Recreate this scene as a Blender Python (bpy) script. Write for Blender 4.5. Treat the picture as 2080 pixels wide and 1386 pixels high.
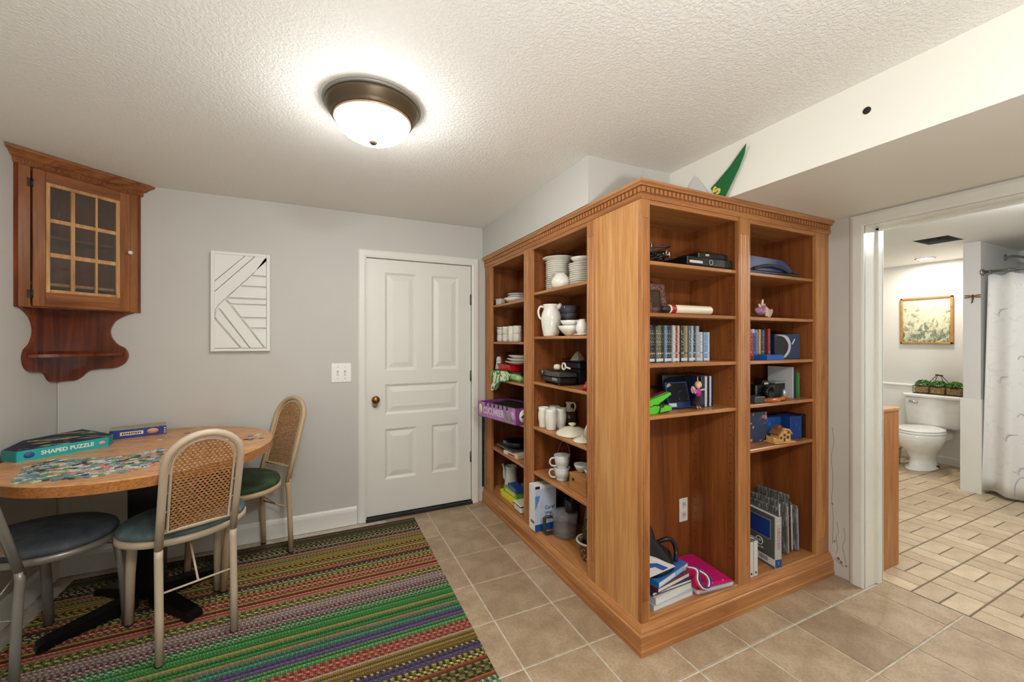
import bpy, bmesh, math, random
from mathutils import Vector, Matrix
random.seed(7)
sc = bpy.context.scene
for o in list(bpy.data.objects):
    bpy.data.objects.remove(o)
C = sc.collection
PI = math.pi
R = math.radians

# ---------------------------------------------------------------- camera, world, exposure
cam = bpy.data.cameras.new('camera')
cam.sensor_width = 36
cam.sensor_fit = 'HORIZONTAL'
cam.lens = 36 * 823.7 / 2080
cam.clip_start = 0.05
camo = bpy.data.objects.new('camera', cam)
C.objects.link(camo)
camo.location = (0, 0, 1.40)
camo.rotation_euler = (R(90), 0, R(-25.27))
sc.camera = camo
w = bpy.data.worlds.new('world')
sc.world = w
w.use_nodes = True
w.node_tree.nodes['Background'].inputs[0].default_value = (0.9, 0.93, 1, 1)
w.node_tree.nodes['Background'].inputs[1].default_value = 0.3
sc.view_settings.view_transform = 'Standard'
sc.view_settings.look = 'None'
sc.view_settings.gamma = 1
sc.view_settings.use_curve_mapping = False
sc.view_settings.exposure = -0.1
sc.cycles.max_bounces = 7
sc.cycles.adaptive_threshold = .03
sc.cycles.caustics_reflective = False
sc.cycles.caustics_refractive = False
LAMP_MAIN, LAMP_REAR, LAMP_BATH, LAMP_CAN = 74.0, 195.0, 215.0, 340.0
# added fill light, unseen behind the camera, aimed up to brighten the ceiling
fl_ = bpy.data.lights.new('bounce_fill', 'AREA')
fl_.shape = 'DISK'
fl_.size = .35
fl_.energy = 50
fl_.color = (.98, .99, 1)
flo = bpy.data.objects.new('bounce_fill', fl_)
C.objects.link(flo)
flo.location = (.15, -.55, 1.15)
flo.rotation_euler = (R(180 - 12), 0, R(-20))

# ---------------------------------------------------------------- materials
def lin(c):
    return tuple(((v / 255) / 12.92 if v / 255 <= .04045 else ((v / 255 + .055) / 1.055) ** 2.4) for v in c) + (1,)

class NT:
    def __init__(s, name, rough=.5, metal=0, spec=.5):
        m = bpy.data.materials.new(name)
        m.use_nodes = True
        s.m, s.t = m, m.node_tree
        s.b = s.t.nodes['Principled BSDF']
        s.b.inputs['Roughness'].default_value = rough
        s.b.inputs['Metallic'].default_value = metal
        s.b.inputs['Specular IOR Level'].default_value = spec
        s.co = None
    def n(s, typ, **kw):
        x = s.t.nodes.new(typ)
        for k, v in kw.items():
            if k in x.bl_rna.properties.keys():
                setattr(x, k, v)
            else:
                x.inputs[k].default_value = v
        return x
    def l(s, a, b):
        s.t.links.new(a, b)
    def coord(s, scale=(1, 1, 1), kind='Object', rot=(0, 0, 0), loc=(0, 0, 0)):
        tc = s.n('ShaderNodeTexCoord')
        mp = s.n('ShaderNodeMapping')
        mp.inputs['Scale'].default_value = scale
        mp.inputs['Rotation'].default_value = rot
        mp.inputs['Location'].default_value = loc
        s.l(tc.outputs[kind], mp.inputs['Vector'])
        return mp.outputs[0]
    def noise(s, co, scale=5, detail=3, rough=.5, dist=0):
        x = s.n('ShaderNodeTexNoise')
        x.inputs['Scale'].default_value = scale
        x.inputs['Detail'].default_value = detail
        x.inputs['Roughness'].default_value = rough
        x.inputs['Distortion'].default_value = dist
        s.l(co, x.inputs['Vector'])
        return x.outputs['Fac']
    def ramp(s, fac, stops, interp='LINEAR'):
        r = s.n('ShaderNodeValToRGB')
        cr = r.color_ramp
        cr.interpolation = interp
        while len(cr.elements) < len(stops):
            cr.elements.new(.5)
        for e, (p, c) in zip(cr.elements, stops):
            e.position = p
            e.color = c if len(c) == 4 else lin(c)
        s.l(fac, r.inputs[0])
        return r.outputs[0]
    def mix(s, fac, a, b, mode='MIX'):
        x = s.n('ShaderNodeMix', data_type='RGBA', blend_type=mode)
        for v, i in ((fac, 0), (a, 6), (b, 7)):
            if hasattr(v, 'is_linked'):
                s.l(v, x.inputs[i])
            else:
                x.inputs[i].default_value = v
        return x.outputs[2]
    def color(s, c):
        if hasattr(c, 'is_linked'):
            s.l(c, s.b.inputs['Base Color'])
        else:
            s.b.inputs['Base Color'].default_value = lin(c)
    def bump(s, h, strength=.3, dist=.01):
        b = s.n('ShaderNodeBump')
        b.inputs['Strength'].default_value = strength
        b.inputs['Distance'].default_value = dist
        s.l(h, b.inputs['Height'])
        s.l(b.outputs[0], s.b.inputs['Normal'])

_mats = {}
def flat(rgb, rough=.5, metal=0, spec=.5, var=.0, vs=30, bump=0, bs=60, name=None):
    """plain coloured material with a little procedural variation"""
    key = (tuple(rgb), rough, metal, spec, var, vs, bump, bs)
    if key in _mats:
        return _mats[key]
    t = NT(name or 'm_%d_%d_%d' % tuple(int(v) for v in rgb), rough, metal, spec)
    if var:
        f = t.noise(t.coord(), vs, 3)
        d = tuple(max(0, v * (1 - var)) for v in rgb)
        u = tuple(min(255, v * (1 + var)) for v in rgb)
        t.color(t.ramp(f, [(.3, d), (.7, u)]))
    else:
        t.color(rgb)
    if bump:
        t.bump(t.noise(t.coord(), bs, 4), bump, .004)
    _mats[key] = t.m
    return t.m

def wood(name, dark, mid, light, axis='z', k=1.0, rough=.35, fine=.35, spec=.5, seed=0):
    t = NT(name, rough, 0, spec)
    sc1 = {'x': (.9, 9, 9), 'y': (9, .9, 9), 'z': (9, 9, .9)}[axis]
    sc2 = {'x': (4, 120, 120), 'y': (120, 4, 120), 'z': (120, 120, 4)}[axis]
    f = t.noise(t.coord(tuple(v * k for v in sc1), loc=(seed, seed * .7, seed * 1.3)), 1.0, 5, .55, 1.6)
    f2 = t.noise(t.coord(tuple(v * k for v in sc2)), 1.0, 3, .6)
    c1 = t.ramp(f, [(.25, dark), (.5, mid), (.75, light)])
    c2 = t.ramp(f2, [(.35, (150, 120, 100)), (.65, (255, 255, 255))])
    t.color(t.mix(fine, c1, c2, 'MULTIPLY'))
    t.bump(f2, .06, .002)
    return t.m

def emit(name, rgb, strength, rough=.3):
    t = NT(name, rough)
    t.color(rgb)
    t.b.inputs['Emission Color'].default_value = lin(rgb)
    t.b.inputs['Emission Strength'].default_value = strength
    return t.m

def glassy(name, rgb, rough=.05, alpha=.25):
    """thin clear sheet: part transparent, part glossy"""
    t = NT(name, rough)
    t.color(rgb)
    t.b.inputs['Alpha'].default_value = alpha
    return t.m

# ---------------------------------------------------------------- mesh helpers
class MB:
    def __init__(s):
        s.v, s.f, s.sm = [], [], []
    def add(s, vs, fs, smooth=False):
        o = len(s.v)
        s.v += [tuple(p) for p in vs]
        s.f += [tuple(i + o for i in f) for f in fs]
        s.sm += [smooth] * len(fs)
        return s
    def box(s, x0, x1, y0, y1, z0, z1, m=None):
        vs = [(x, y, z) for x in (x0, x1) for y in (y0, y1) for z in (z0, z1)]
        if m is not None:
            vs = [m @ Vector(p) for p in vs]
        return s.add(vs, [(0, 1, 3, 2), (4, 6, 7, 5), (0, 4, 5, 1), (2, 3, 7, 6), (0, 2, 6, 4), (1, 5, 7, 3)])
    def bbox(s, x0, x1, y0, y1, z0, z1, b=.003, m=None):
        """box with chamfered edges"""
        b = min(b, (x1 - x0) * .45, (y1 - y0) * .45, (z1 - z0) * .45)
        vs, fs = [], []
        idx = {}
        for ix, (x, xi) in enumerate(((x0, x0 + b), (x1, x1 - b))):
            for iy, (y, yi) in enumerate(((y0, y0 + b), (y1, y1 - b))):
                for iz, (z, zi) in enumerate(((z0, z0 + b), (z1, z1 - b))):
                    for a, p in enumerate(((x, yi, zi), (xi, y, zi), (xi, yi, z))):
                        idx[ix, iy, iz, a] = len(vs)
                        vs.append(p)
        I = idx
        for a in range(3):
            for e in (0, 1):
                q = []
                for (p, r) in ((0, 0), (0, 1), (1, 1), (1, 0)):
                    k = [p, r]
                    k.insert(a, e)
                    q.append(I[k[0], k[1], k[2], a])
                fs.append(tuple(q))
        for a in range(3):          # edges along axis a
            o = [i for i in range(3) if i != a]
            for p in (0, 1):
                for r in (0, 1):
                    def at(e, f):
                        k = [0, 0, 0]
                        k[a] = e; k[o[0]] = p; k[o[1]] = r
                        return I[k[0], k[1], k[2], f]
                    fs.append((at(0, o[0]), at(1, o[0]), at(1, o[1]), at(0, o[1])))
        for ix in (0, 1):
            for iy in (0, 1):
                for iz in (0, 1):
                    fs.append(tuple(I[ix, iy, iz, a] for a in range(3)))
        if m is not None:
            vs = [m @ Vector(p) for p in vs]
        return s.add(vs, fs)
    def prism(s, poly, a0, a1, axis='z', m=None):
        """poly of 2-D points pushed along axis; for x: (y,z), y: (x,z), z: (x,y)"""
        n = len(poly)
        def p3(p, a):
            return {'x': (a, p[0], p[1]), 'y': (p[0], a, p[1]), 'z': (p[0], p[1], a)}[axis]
        vs = [p3(p, a0) for p in poly] + [p3(p, a1) for p in poly]
        if m is not None:
            vs = [m @ Vector(p) for p in vs]
        fs = [tuple(range(n)), tuple(range(2 * n - 1, n - 1, -1))]
        fs += [(i, i + n, (i + 1) % n + n, (i + 1) % n) for i in range(n)]
        return s.add(vs, fs)
    def lathe(s, prof, n=24, c=(0, 0, 0), sx=1, sy=1, m=None, smooth=True, ring=False):
        vs, fs = [], []
        k = len(prof)
        for i in range(n):
            a = 2 * PI * i / n
            for (r, z) in prof:
                vs.append((c[0] + r * math.cos(a) * sx, c[1] + r * math.sin(a) * sy, c[2] + z))
        for i in range(n):
            j = (i + 1) % n
            for q in range(k if ring else k - 1):
                q2 = (q + 1) % k
                fs.append((i * k + q, j * k + q, j * k + q2, i * k + q2))
        if prof[0][0] > 1e-6 and not ring:
            fs.append(tuple(i * k for i in range(n))[::-1])
        if prof[-1][0] > 1e-6 and not ring:
            fs.append(tuple(i * k + k - 1 for i in range(n)))
        if m is not None:
            vs = [m @ Vector(p) for p in vs]
        return s.add(vs, fs, smooth)
    def tube(s, pts, r, n=8, closed=False, m=None, flat_=None):
        pts = [Vector(p) for p in pts]
        k = len(pts)
        rs = r if isinstance(r, (list, tuple)) else [r] * k
        rings = []
        up = None
        for i, p in enumerate(pts):
            if closed:
                d = pts[(i + 1) % k] - pts[i - 1]
            else:
                d = pts[min(i + 1, k - 1)] - pts[max(i - 1, 0)]
            d.normalize()
            if up is None:
                up = d.orthogonal().normalized()
                if flat_ is not None:
                    up = Vector(flat_[0]) - d * Vector(flat_[0]).dot(d)
                    up.normalize()
            else:
                up = (up - d * up.dot(d)).normalized()
            sd = d.cross(up)
            kx = flat_[1] if flat_ is not None else 1
            rings.append([p + (up * math.cos(2 * PI * j / n) * kx + sd * math.sin(2 * PI * j / n)) * rs[i] for j in range(n)])
        vs = [q for g in rings for q in g]
        fs = []
        for i in range(k if closed else k - 1):
            for j in range(n):
                a, b = i * n, ((i + 1) % k) * n
                fs.append((a + j, a + (j + 1) % n, b + (j + 1) % n, b + j))
        if not closed:
            fs += [tuple(range(n))[::-1], tuple((k - 1) * n + j for j in range(n))]
        if m is not None:
            vs = [m @ Vector(p) for p in vs]
        return s.add(vs, fs, True)
    def build(s, name, mat, parent=None, fix=True):
        me = bpy.data.meshes.new(name)
        me.from_pydata(s.v, [], s.f)
        me.polygons.foreach_set('use_smooth', s.sm)
        if fix:
            bm = bmesh.new()
            bm.from_mesh(me)
            bmesh.ops.recalc_face_normals(bm, faces=bm.faces)
            bm.to_mesh(me)
            bm.free()
        me.update()
        me.materials.append(mat)
        return link(name, me, parent)

def link(name, me, parent=None):
    o = bpy.data.objects.new(name, me)
    C.objects.link(o)
    if parent is not None:
        o.parent = parent
    return o

def tag(o, label, cat, group=None):
    o['label'] = label
    o['category'] = cat
    if group:
        o['group'] = group
    return o

def thing(name, label, cat, loc=(0, 0, 0), rz=0, group=None, rot=None):
    o = bpy.data.objects.new(name, None)
    o.empty_display_size = .05
    C.objects.link(o)
    o.location = loc
    o.rotation_euler = rot or (0, 0, rz)
    return tag(o, label, cat, group)

def struct(o, label=None):
    o['kind'] = 'structure'
    if label:
        o['label'] = label
    return o

def put(o, loc, rz=0, rot=None):
    o.location = loc
    o.rotation_euler = rot or (0, 0, rz)
    return o

def text(name, body, size, mat, parent, loc, rot, align='CENTER', extrude=.0004, sx=1.0, bold=0):
    cu = bpy.data.curves.new('t', 'FONT')
    cu.body = body
    cu.size = size
    cu.align_x = align
    cu.align_y = 'CENTER'
    cu.extrude = extrude
    cu.offset = bold
    cu.resolution_u = 3
    to = bpy.data.objects.new('t', cu)
    C.objects.link(to)
    dg = bpy.context.evaluated_depsgraph_get()
    me = bpy.data.meshes.new_from_object(to.evaluated_get(dg))
    bpy.data.objects.remove(to)
    me.materials.clear()
    me.materials.append(mat)
    o = link(name, me, parent)
    o.location = loc
    o.rotation_euler = rot
    o.scale = (sx, 1, 1)
    return o

def copy_tree(o, parent=None):
    c = o.copy()
    C.objects.link(c)
    c.parent = parent
    for ch in list(o.children):
        copy_tree(ch, c)
    return c

def spline(pts, n=6, closed=False):
    """Catmull-Rom through 2-D or 3-D points"""
    P = [Vector(p) for p in pts]
    out = []
    k = len(P)
    for i in range(k if closed else k - 1):
        p0 = P[i - 1] if (closed or i > 0) else P[0]
        p1, p2 = P[i], P[(i + 1) % k]
        p3 = P[(i + 2) % k] if (closed or i + 2 < k) else P[-1]
        for j in range(n):
            t = j / n
            out.append(.5 * ((2 * p1) + (p2 - p0) * t + (2 * p0 - 5 * p1 + 4 * p2 - p3) * t * t + (3 * p1 - p0 - 3 * p2 + p3) * t ** 3))
    if not closed:
        out.append(P[-1])
    return [tuple(p) for p in out]

# ---------------------------------------------------------------- setting: materials
def paint(name, rgb, rough=.55, bump=.08, bs=180):
    t = NT(name, rough)
    f = t.noise(t.coord(), 2.2, 3)
    t.color(t.ramp(f, [(.3, tuple(v * .985 for v in rgb)), (.7, rgb)]))
    t.bump(t.noise(t.coord(), bs, 2), bump, .002)
    return t.m
m_wall = paint('wall_paint_grey', (206, 204, 198))
m_white = paint('trim_paint_white', (236, 235, 228), .38, .04)
m_soff = paint('soffit_paint', (236, 233, 222), .5)
def ceil_mat():
    t = NT('ceiling_knockdown', .7)
    co = t.coord()
    f = t.noise(co, 85, 4, .6, .4)
    g = t.ramp(f, [(.42, (0, 0, 0)), (.6, (255, 255, 255))])
    t.color((244, 242, 236))
    t.bump(g, .5, .004)
    return t.m
m_ceil = ceil_mat()
m_bath = paint('bath_paint_pale', (225, 224, 222), .5)
m_bathw = paint('bath_wainscot_white', (238, 238, 234), .35)

XL, YB, XR, ZC = -1.41, 3.323, 2.785, 2.385
YR = -2.6
# tiled floor: grout bed, each tile a part
def tile_mat(name, a, b, c, scale=7):
    t = NT(name, .42)
    co = t.coord()
    oi = t.n('ShaderNodeObjectInfo')
    f = t.noise(co, scale, 5, .6, .3)
    f2 = t.noise(co, scale * 12, 3, .6)
    c1 = t.ramp(f, [(.3, a), (.52, b), (.75, c)])
    r = t.ramp(oi.outputs['Random'], [(0, (225, 222, 218)), (1, (255, 255, 255))])
    c2 = t.mix(1, c1, r, 'MULTIPLY')
    c3 = t.ramp(f2, [(.3, (205, 200, 195)), (.6, (255, 255, 255))])
    t.color(t.mix(.5, c2, c3, 'MULTIPLY'))
    t.bump(f2, .12, .003)
    return t.m
m_tile = tile_mat('room_tile_tan', (160, 137, 111), (183, 160, 132), (200, 180, 154))
m_grout = flat((196, 187, 170), .85, var=.08, bump=.3, bs=120, name='grout_pale')
fl = MB().box(XL - .12, 2.981, YR - .1, YB + .12, -.08, -.004).build('floor', m_grout)
struct(fl, 'tan ceramic tiles with pale grout lines across the room floor')
_tiles = {}
def tile(parent, x0, x1, y0, y1, mat, z=0, b=.003, name='tile'):
    key = (round(x1 - x0, 4), round(y1 - y0, 4), mat.name, z)
    if key not in _tiles:
        hx, hy = (x1 - x0) / 2, (y1 - y0) / 2
        mb = MB()
        vs = [(-hx, -hy, -.006), (hx, -hy, -.006), (hx, hy, -.006), (-hx, hy, -.006),
              (-hx, -hy, -b * .7), (hx, -hy, -b * .7), (hx, hy, -b * .7), (-hx, hy, -b * .7),
              (-hx + b, -hy + b, 0), (hx - b, -hy + b, 0), (hx - b, hy - b, 0), (-hx + b, hy - b, 0)]
        fs = [(8, 9, 10, 11)] + [(i, (i + 1) % 4, (i + 1) % 4 + 4, i + 4) for i in range(4)] + [(i + 4, (i + 1) % 4 + 4, (i + 1) % 4 + 8, i + 8) for i in range(4)]
        mb.add(vs, fs)
        o = mb.build(name, mat, parent)
        _tiles[key] = o.data
    else:
        o = link(name, _tiles[key], parent)
    o.location = ((x0 + x1) / 2, (y0 + y1) / 2, z)
    return o
TX, TY, g = .3335, .3295, .0045
for i in range(-7, 8):
    for j in range(-12, 8):
        x0, x1 = .787 + i * TX, .787 + (i + 1) * TX
        y0, y1 = 1.216 + j * TY, 1.216 + (j + 1) * TY
        x0, x1 = max(x0, XL), min(x1, 2.975)
        y0, y1 = max(y0, YR), min(y1, 3.318)
        if x1 - x0 < .03 or y1 - y0 < .03:
            continue
        if x1 < .66 and y0 > 1.0:            # wholly under the rug
            continue
        if x0 > 1.31 and y0 > 1.4:           # wholly under the bookcase
            continue
        if x0 > 2.7 and (y0 > 1.2 or y1 < .45):
            continue
        tile(fl, x0 + g, x1 - g, y0 + g, y1 - g, m_tile)
m_btile = tile_mat('bath_tile_cream', (198, 176, 146), (214, 194, 164), (226, 208, 182), 9)
m_bgrout = flat((120, 106, 90), .9, var=.1, name='grout_brown')
bfl = MB().box(2.981, 6.5, -.3, 2.95, -.08, -.004).build('floor_bathroom', m_bgrout)
struct(bfl, 'cream basket-weave tiles with brown grout on the bathroom floor')
BT = .2265
for i in range(0, 16):
    for j in range(-2, 9):
        x0, y0 = 2.984 + i * BT, .871 + j * BT
        if x0 > 6.4 or y0 < .4 or (x0 < 3.1 and y0 > 1.28) or (x0 > 5.55 and y0 < 1.4):
            continue
        gg = .0042
        if (i + j) % 2 == 0:
            for q in (0, 1):
                tile(bfl, x0 + gg, x0 + BT - gg, y0 + q * BT / 2 + gg, y0 + (q + 1) * BT / 2 - gg, m_btile, b=.002)
        else:
            for q in (0, 1):
                tile(bfl, x0 + q * BT / 2 + gg * .6, x0 + (q + 1) * BT / 2 - gg * .6, y0 + gg, y0 + BT - gg, m_btile, b=.002)

# walls
DX0, DX1, DZ = .316, 1.183, 2.051
wb = MB()
wb.box(XL - .12, DX0, YB, YB + .12, 0, ZC + .05)
wb.box(DX1, XR + .2, YB, YB + .12, 0, ZC + .05)
wb.box(DX0, DX1, YB, YB + .12, DZ, ZC + .05)
struct(wb.build('wall_back', m_wall))
struct(MB().box(XL - .12, XL, YR - .12, YB + .0, 0, ZC + .05).build('wall_left', m_wall))
struct(MB().box(XL - .12, XR + .2, YR - .12, YR, 0, ZC + .05).build('wall_rear', m_wall))
wr = MB()
wr.box(XR, 2.975, 1.24, YB + .0, 0, ZC + .05)
wr.box(XR, 2.975, YR, .40, 0, ZC + .05)
wr.box(XR, 2.975, .40, 1.24, 2.066, ZC + .05)
wallr = struct(wr.build('wall_right', m_wall))
# peeling paint and cracks low on the wall beside the bookcase
m_crack = flat((140, 136, 126), .8, name='crack_dark')
def crack(pts, r):
    return MB().tube(spline([(XR - .0005, y, z) for y, z in pts], 4), r, 4).build('crack', m_crack, wallr)
crack([(1.385, .88), (1.375, .80), (1.388, .7), (1.38, .58), (1.386, .45), (1.378, .33), (1.383, .18)], .0012)
crack([(1.36, .32), (1.352, .26), (1.364, .22), (1.355, .17), (1.366, .12)], .0012)
crack([(1.325, .3), (1.318, .24), (1.33, .19), (1.322, .14), (1.315, .1)], .0012)
crack([(1.372, .10), (1.355, .085), (1.34, .08), (1.325, .07)], .002)
flake = MB()
for (y, z, s_) in ((1.352, .105, .012), (1.338, .092, .009), (1.372, .2, .006), (1.383, .42, .006), (1.312, .08, .006)):
    pl = [(y + s_ * random.uniform(.6, 1.2) * math.cos(a), z + s_ * random.uniform(.6, 1.2) * math.sin(a)) for a in [k * PI / 4 for k in range(8)]]
    flake.prism(pl, XR - .0008, XR + .001, 'x')
flake.build('bare_patch', flat((120, 112, 98), .9, name='bare_plaster'), wallr)

# stair chase: core behind the bookcase and header above it
ch = MB()
ch.box(1.655, XR, 1.765, YB, 0, ZC)
ch.box(1.283, 1.66, 1.772, YB, 2.128, ZC)
struct(ch.build('wall_chase', m_wall))
struct(MB().box(XL - .12, XR + .2, YR - .12, YB + .12, ZC, ZC + .08).build('ceiling', m_ceil))
so = MB()
so.box(1.86, XR, YR, 1.768, 2.1225, ZC)
soff = struct(so.build('ceiling_soffit', m_soff))
# grommet hole in the soffit face
hole = MB().lathe([(0, 0), (.011, 0), (.013, .002), (.013, .004)], 16, m=Matrix.Translation((1.856, .81, 2.268)) @ Matrix.Rotation(R(90), 4, 'Y'))
hole.build('cable_hole', flat((28, 24, 22), .8, name='hole_dark'), soff)

# baseboards
def profile_run(poly, p0, p1, out):
    """extrude a (depth, height) profile along p0->p1; out = direction the profile sticks out"""
    p0, p1, out = Vector(p0), Vector(p1), Vector(out)
    vs, n = [], len(poly)
    for p in (p0, p1):
        vs += [p + out * d + Vector((0, 0, h)) for d, h in poly]
    fs = [(i, (i + 1) % n, (i + 1) % n + n, i + n) for i in range(n)] + [tuple(range(n)), tuple(range(2 * n - 1, n - 1, -1))]
    return vs, fs
bbp = [(0, 0), (.016, 0), (.016, .105), (.012, .122), (.005, .134), (0, .134)]
struct(MB().add(*profile_run(bbp, (XL, YB, 0), (.252, YB, 0), (0, -1, 0))).build('baseboard_back', m_white))
struct(MB().add(*profile_run(bbp, (XL, YR, 0), (XL, YB - .017, 0), (1, 0, 0))).build('baseboard_left', m_white))

# closet door in the back wall
d1 = struct(MB().build('door_1', m_white) if False else bpy.data.objects.new('door_1', None), 'white five-panel door with a brass knob')
C.objects.link(d1)
DY = YB + .014
def door_panels():
    x0, x1, z0, z1 = DX0 + .004, DX1 - .004, .028, DZ - .004
    W = x1 - x0
    def X(px):  # fraction across the door
        return x0 + W * px
    hole_rects = [(.165, .455, 1.165, 1.945), (.60, .87, 1.165, 1.945), (.165, .87, .815, 1.055), (.165, .455, .30, .70), (.60, .87, .30, .70)]
    xs = sorted({0, 1, .165, .455, .60, .87})
    zs = sorted({z0, z1, 1.165, 1.945, .815, 1.055, .30, .70})
    mb = MB()
    # stiles and rails: grid cells that are not panel openings
    for i in range(len(xs) - 1):
        for j in range(len(zs) - 1):
            cx, cz = (xs[i] + xs[i + 1]) / 2, (zs[j] + zs[j + 1]) / 2
            if any(a < cx < b and c < cz < d for a, b, c, d in hole_rects):
                continue
            mb.box(X(xs[i]), X(xs[i + 1]), DY, DY + .038, zs[j], zs[j + 1])
    mb.build('slab', m_white, d1)
    for a, b, c, d in hole_rects:
        p = MB()
        ax, bx = X(a), X(b)
        e1, e2 = .018, .062
        def ring(k, y):
            return [(ax + k, y, c + k), (bx - k, y, c + k), (bx - k, y, d - k), (ax + k, y, d - k)]
        vs = ring(0, DY + .001) + ring(e1, DY + .013) + ring(e1 + .006, DY + .013) + ring(e2, DY + .004)
        fs = []
        for k in range(3):
            fs += [(k * 4 + i, k * 4 + (i + 1) % 4, k * 4 + 4 + (i + 1) % 4, k * 4 + 4 + i) for i in range(4)]
        fs.append((12, 13, 14, 15))
        vs += ring(0, DY + .036)
        fs += [(i, (i + 1) % 4, 16 + (i + 1) % 4, 16 + i) for i in range(4)] + [(16, 17, 18, 19)]
        p.add(vs, fs)
        p.build('panel', m_white, d1)
door_panels()
m_brass = flat((150, 105, 45), .3, .9, name='brass_old')
kb = MB().lathe([(0, 0), (.012, .0), (.012, .02), (.024, .028), (.031, .042), (.03, .056), (.018, .066), (0, .068)], 20, m=Matrix.Translation((.387, DY, .942)) @ Matrix.Rotation(R(90), 4, 'X'))
kb.build('knob', m_brass, d1)
es = MB().lathe([(0, 0), (.02, 0), (.02, .003), (0, .003)], 20, c=(0, 0, 0), m=Matrix.Translation((.387, DY, .895)) @ Matrix.Rotation(R(90), 4, 'X'))
esc = es.build('keyhole_plate', flat((190, 190, 186), .4, .3, name='plate_grey'), d1)
MB().box(.384, .390, DY - .0045, DY - .002, .878, .898).build('keyhole', flat((20, 18, 16), .8), esc)
m_steel = flat((120, 112, 98), .4, .9, name='hinge_steel')
for hz in (1.76, 1.10, .40):
    h = MB()
    h.lathe([(0, 0), (.006, 0), (.006, .095), (0, .095)], 10, c=(DX1 - .002, DY - .004, hz - .05))
    h.box(DX1 - .012, DX1 - .002, DY - .002, DY + .003, hz - .047, hz + .04)
    h.build('hinge', m_steel, d1)
MB().box(DX0, DX1 + 0, DY - .04, DY + .03, 0, .022).build('threshold', flat((30, 29, 27), .6, var=.2, name='rubber_black'), d1)
MB().box(DX0 - .02, DX1 + .02, YB + .06, YB + .12, 0, DZ).build('backing', flat((25, 24, 22), .9), d1)
cs = MB()
def casing_piece(mb, a, b, o, i, w_, y):
    pass
def casing(mb, plane, w_, x0, x1, z1, side, thick=.016):
    """mitred door casing around an opening x0..x1 up to z1, on plane y"""
    prof = [(0, 0), (0, thick * .7), (w_ * .25, thick), (w_ * .8, thick), (w_, thick * .55), (w_, 0)]   # from opening outwards
    path = [((x0, 0), (-1, 0)), ((x0, z1), (-1, 1)), ((x1, z1), (1, 1)), ((x1, 0), (1, 0))]
    vs, n = [], len(prof)
    for (px, pz), (dx, dz) in path:
        for d, h in prof:
            vs.append((px + dx * d, plane - h, pz + dz * d))
    fs = []
    for k in range(3):
        fs.append([tuple((k * n + i, k * n + (i + 1) % n, (k + 1) * n + (i + 1) % n, (k + 1) * n + i)) for i in range(n)])
    return vs, fs, n
vs, fs, n = casing(None, YB, .062, DX0 + .004, DX1 - .004 + .004, DZ, 0)
for k, nm in enumerate(('left', 'head', 'right')):
    mb = MB()
    mb.add([vs[i] for i in range(k * n, k * n + 2 * n)], [tuple(i - k * n for i in f) for f in fs[k]] + [tuple(range(n)), tuple(range(2 * n - 1, n - 1, -1))])
    struct(mb.build('trim_%d' % (k + 1), m_white))

# bathroom doorway: casing, lining, stop
OY0, OY1, OZ = .42, 1.222, 2.05
tr = bpy.data.objects.new('door_2', None); C.objects.link(tr)
struct(tr, 'white cased doorway opening to the bathroom')
m_semi = paint('jamb_gloss_white', (232, 231, 222), .22, .03)
prof = [(0, 0), (0, .012), (.012, .016), (.05, .016), (.066, .010), (.068, 0)]
def case_x(xp, sgn, nm):
    path = [((OY1, 0), (1, 0)), ((OY1, OZ), (1, 1)), ((OY0, OZ), (-1, 1)), ((OY0, 0), (-1, 0))]
    vs, n = [], len(prof)
    for (py, pz), (dy, dz) in path:
        for d, h in prof:
            vs.append((xp + sgn * h, py + dy * d, pz + dz * d))
    for k in range(3):
        mb = MB().add(vs[k * n:(k + 2) * n], [(i, (i + 1) % n, n + (i + 1) % n, n + i) for i in range(n)] + [tuple(range(n)), tuple(range(2 * n - 1, n - 1, -1))])
        mb.build(nm, m_white, tr)
case_x(XR, -1, 'casing')
case_x(2.975, 1, 'casing')
j = MB().box(XR - .004, 2.979, OY1, OY1 + .018, 0, OZ + .016)
j.build('jamb', m_semi, tr)
MB().box(XR - .004, 2.979, OY0 - .018, OY0, 0, OZ + .016).build('jamb', m_semi, tr)
MB().box(XR - .004, 2.979, OY0, OY1, OZ, OZ + .016).build('jamb_head', m_semi, tr)
MB().box(2.905, 2.945, OY1 - .012, OY1, 0, OZ).build('door_stop', m_semi, tr)
MB().box(2.905, 2.945, OY0, OY1, OZ - .012, OZ).build('door_stop', m_semi, tr)
sp = MB().box(2.952, 2.972, OY1 - .002, OY1, .84, .94)
sp.box(2.955, 2.969, OY1 - .0035, OY1 - .002, .865, .915)
sp.build('strike_plate', flat((52, 48, 42), .4, .8, name='bronze_dark'), tr)

# bathroom shell
XW, ZB = 6.42, 2.315
bw = MB().box(XW, XW + .1, -.3, 2.95, .862, ZB + .05)
struct(bw.build('wall_bath_far', m_bath))
wc = MB().box(XW - .008, XW + .1, -.3, 2.85, 0, .862)
struct(wc.build('trim_wainscot', m_bathw))
struct(MB().add(*profile_run([(0, 0), (.012, .0), (.022, .012), (.022, .026), (.012, .034), (0, .034)], (XW, 1.64, .85), (XW, 2.85, .85), (-1, 0, 0))).build('trim_chair_rail', m_bathw))
struct(MB().add(*profile_run([(0, 0), (.014, 0), (.014, .075), (.006, .09), (0, .09)], (XW - .008, 1.64, 0), (XW - .008, 2.85, 0), (-1, 0, 0))).build('baseboard_bath', m_bathw))
struct(MB().box(2.975, XW, 2.85, 2.95, 0, ZB + .05).build('wall_bath_left', m_bath))
struct(MB().box(2.975, XW, -.3, -.2, 0, ZB + .05).build('wall_bath_right', m_bath))
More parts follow.
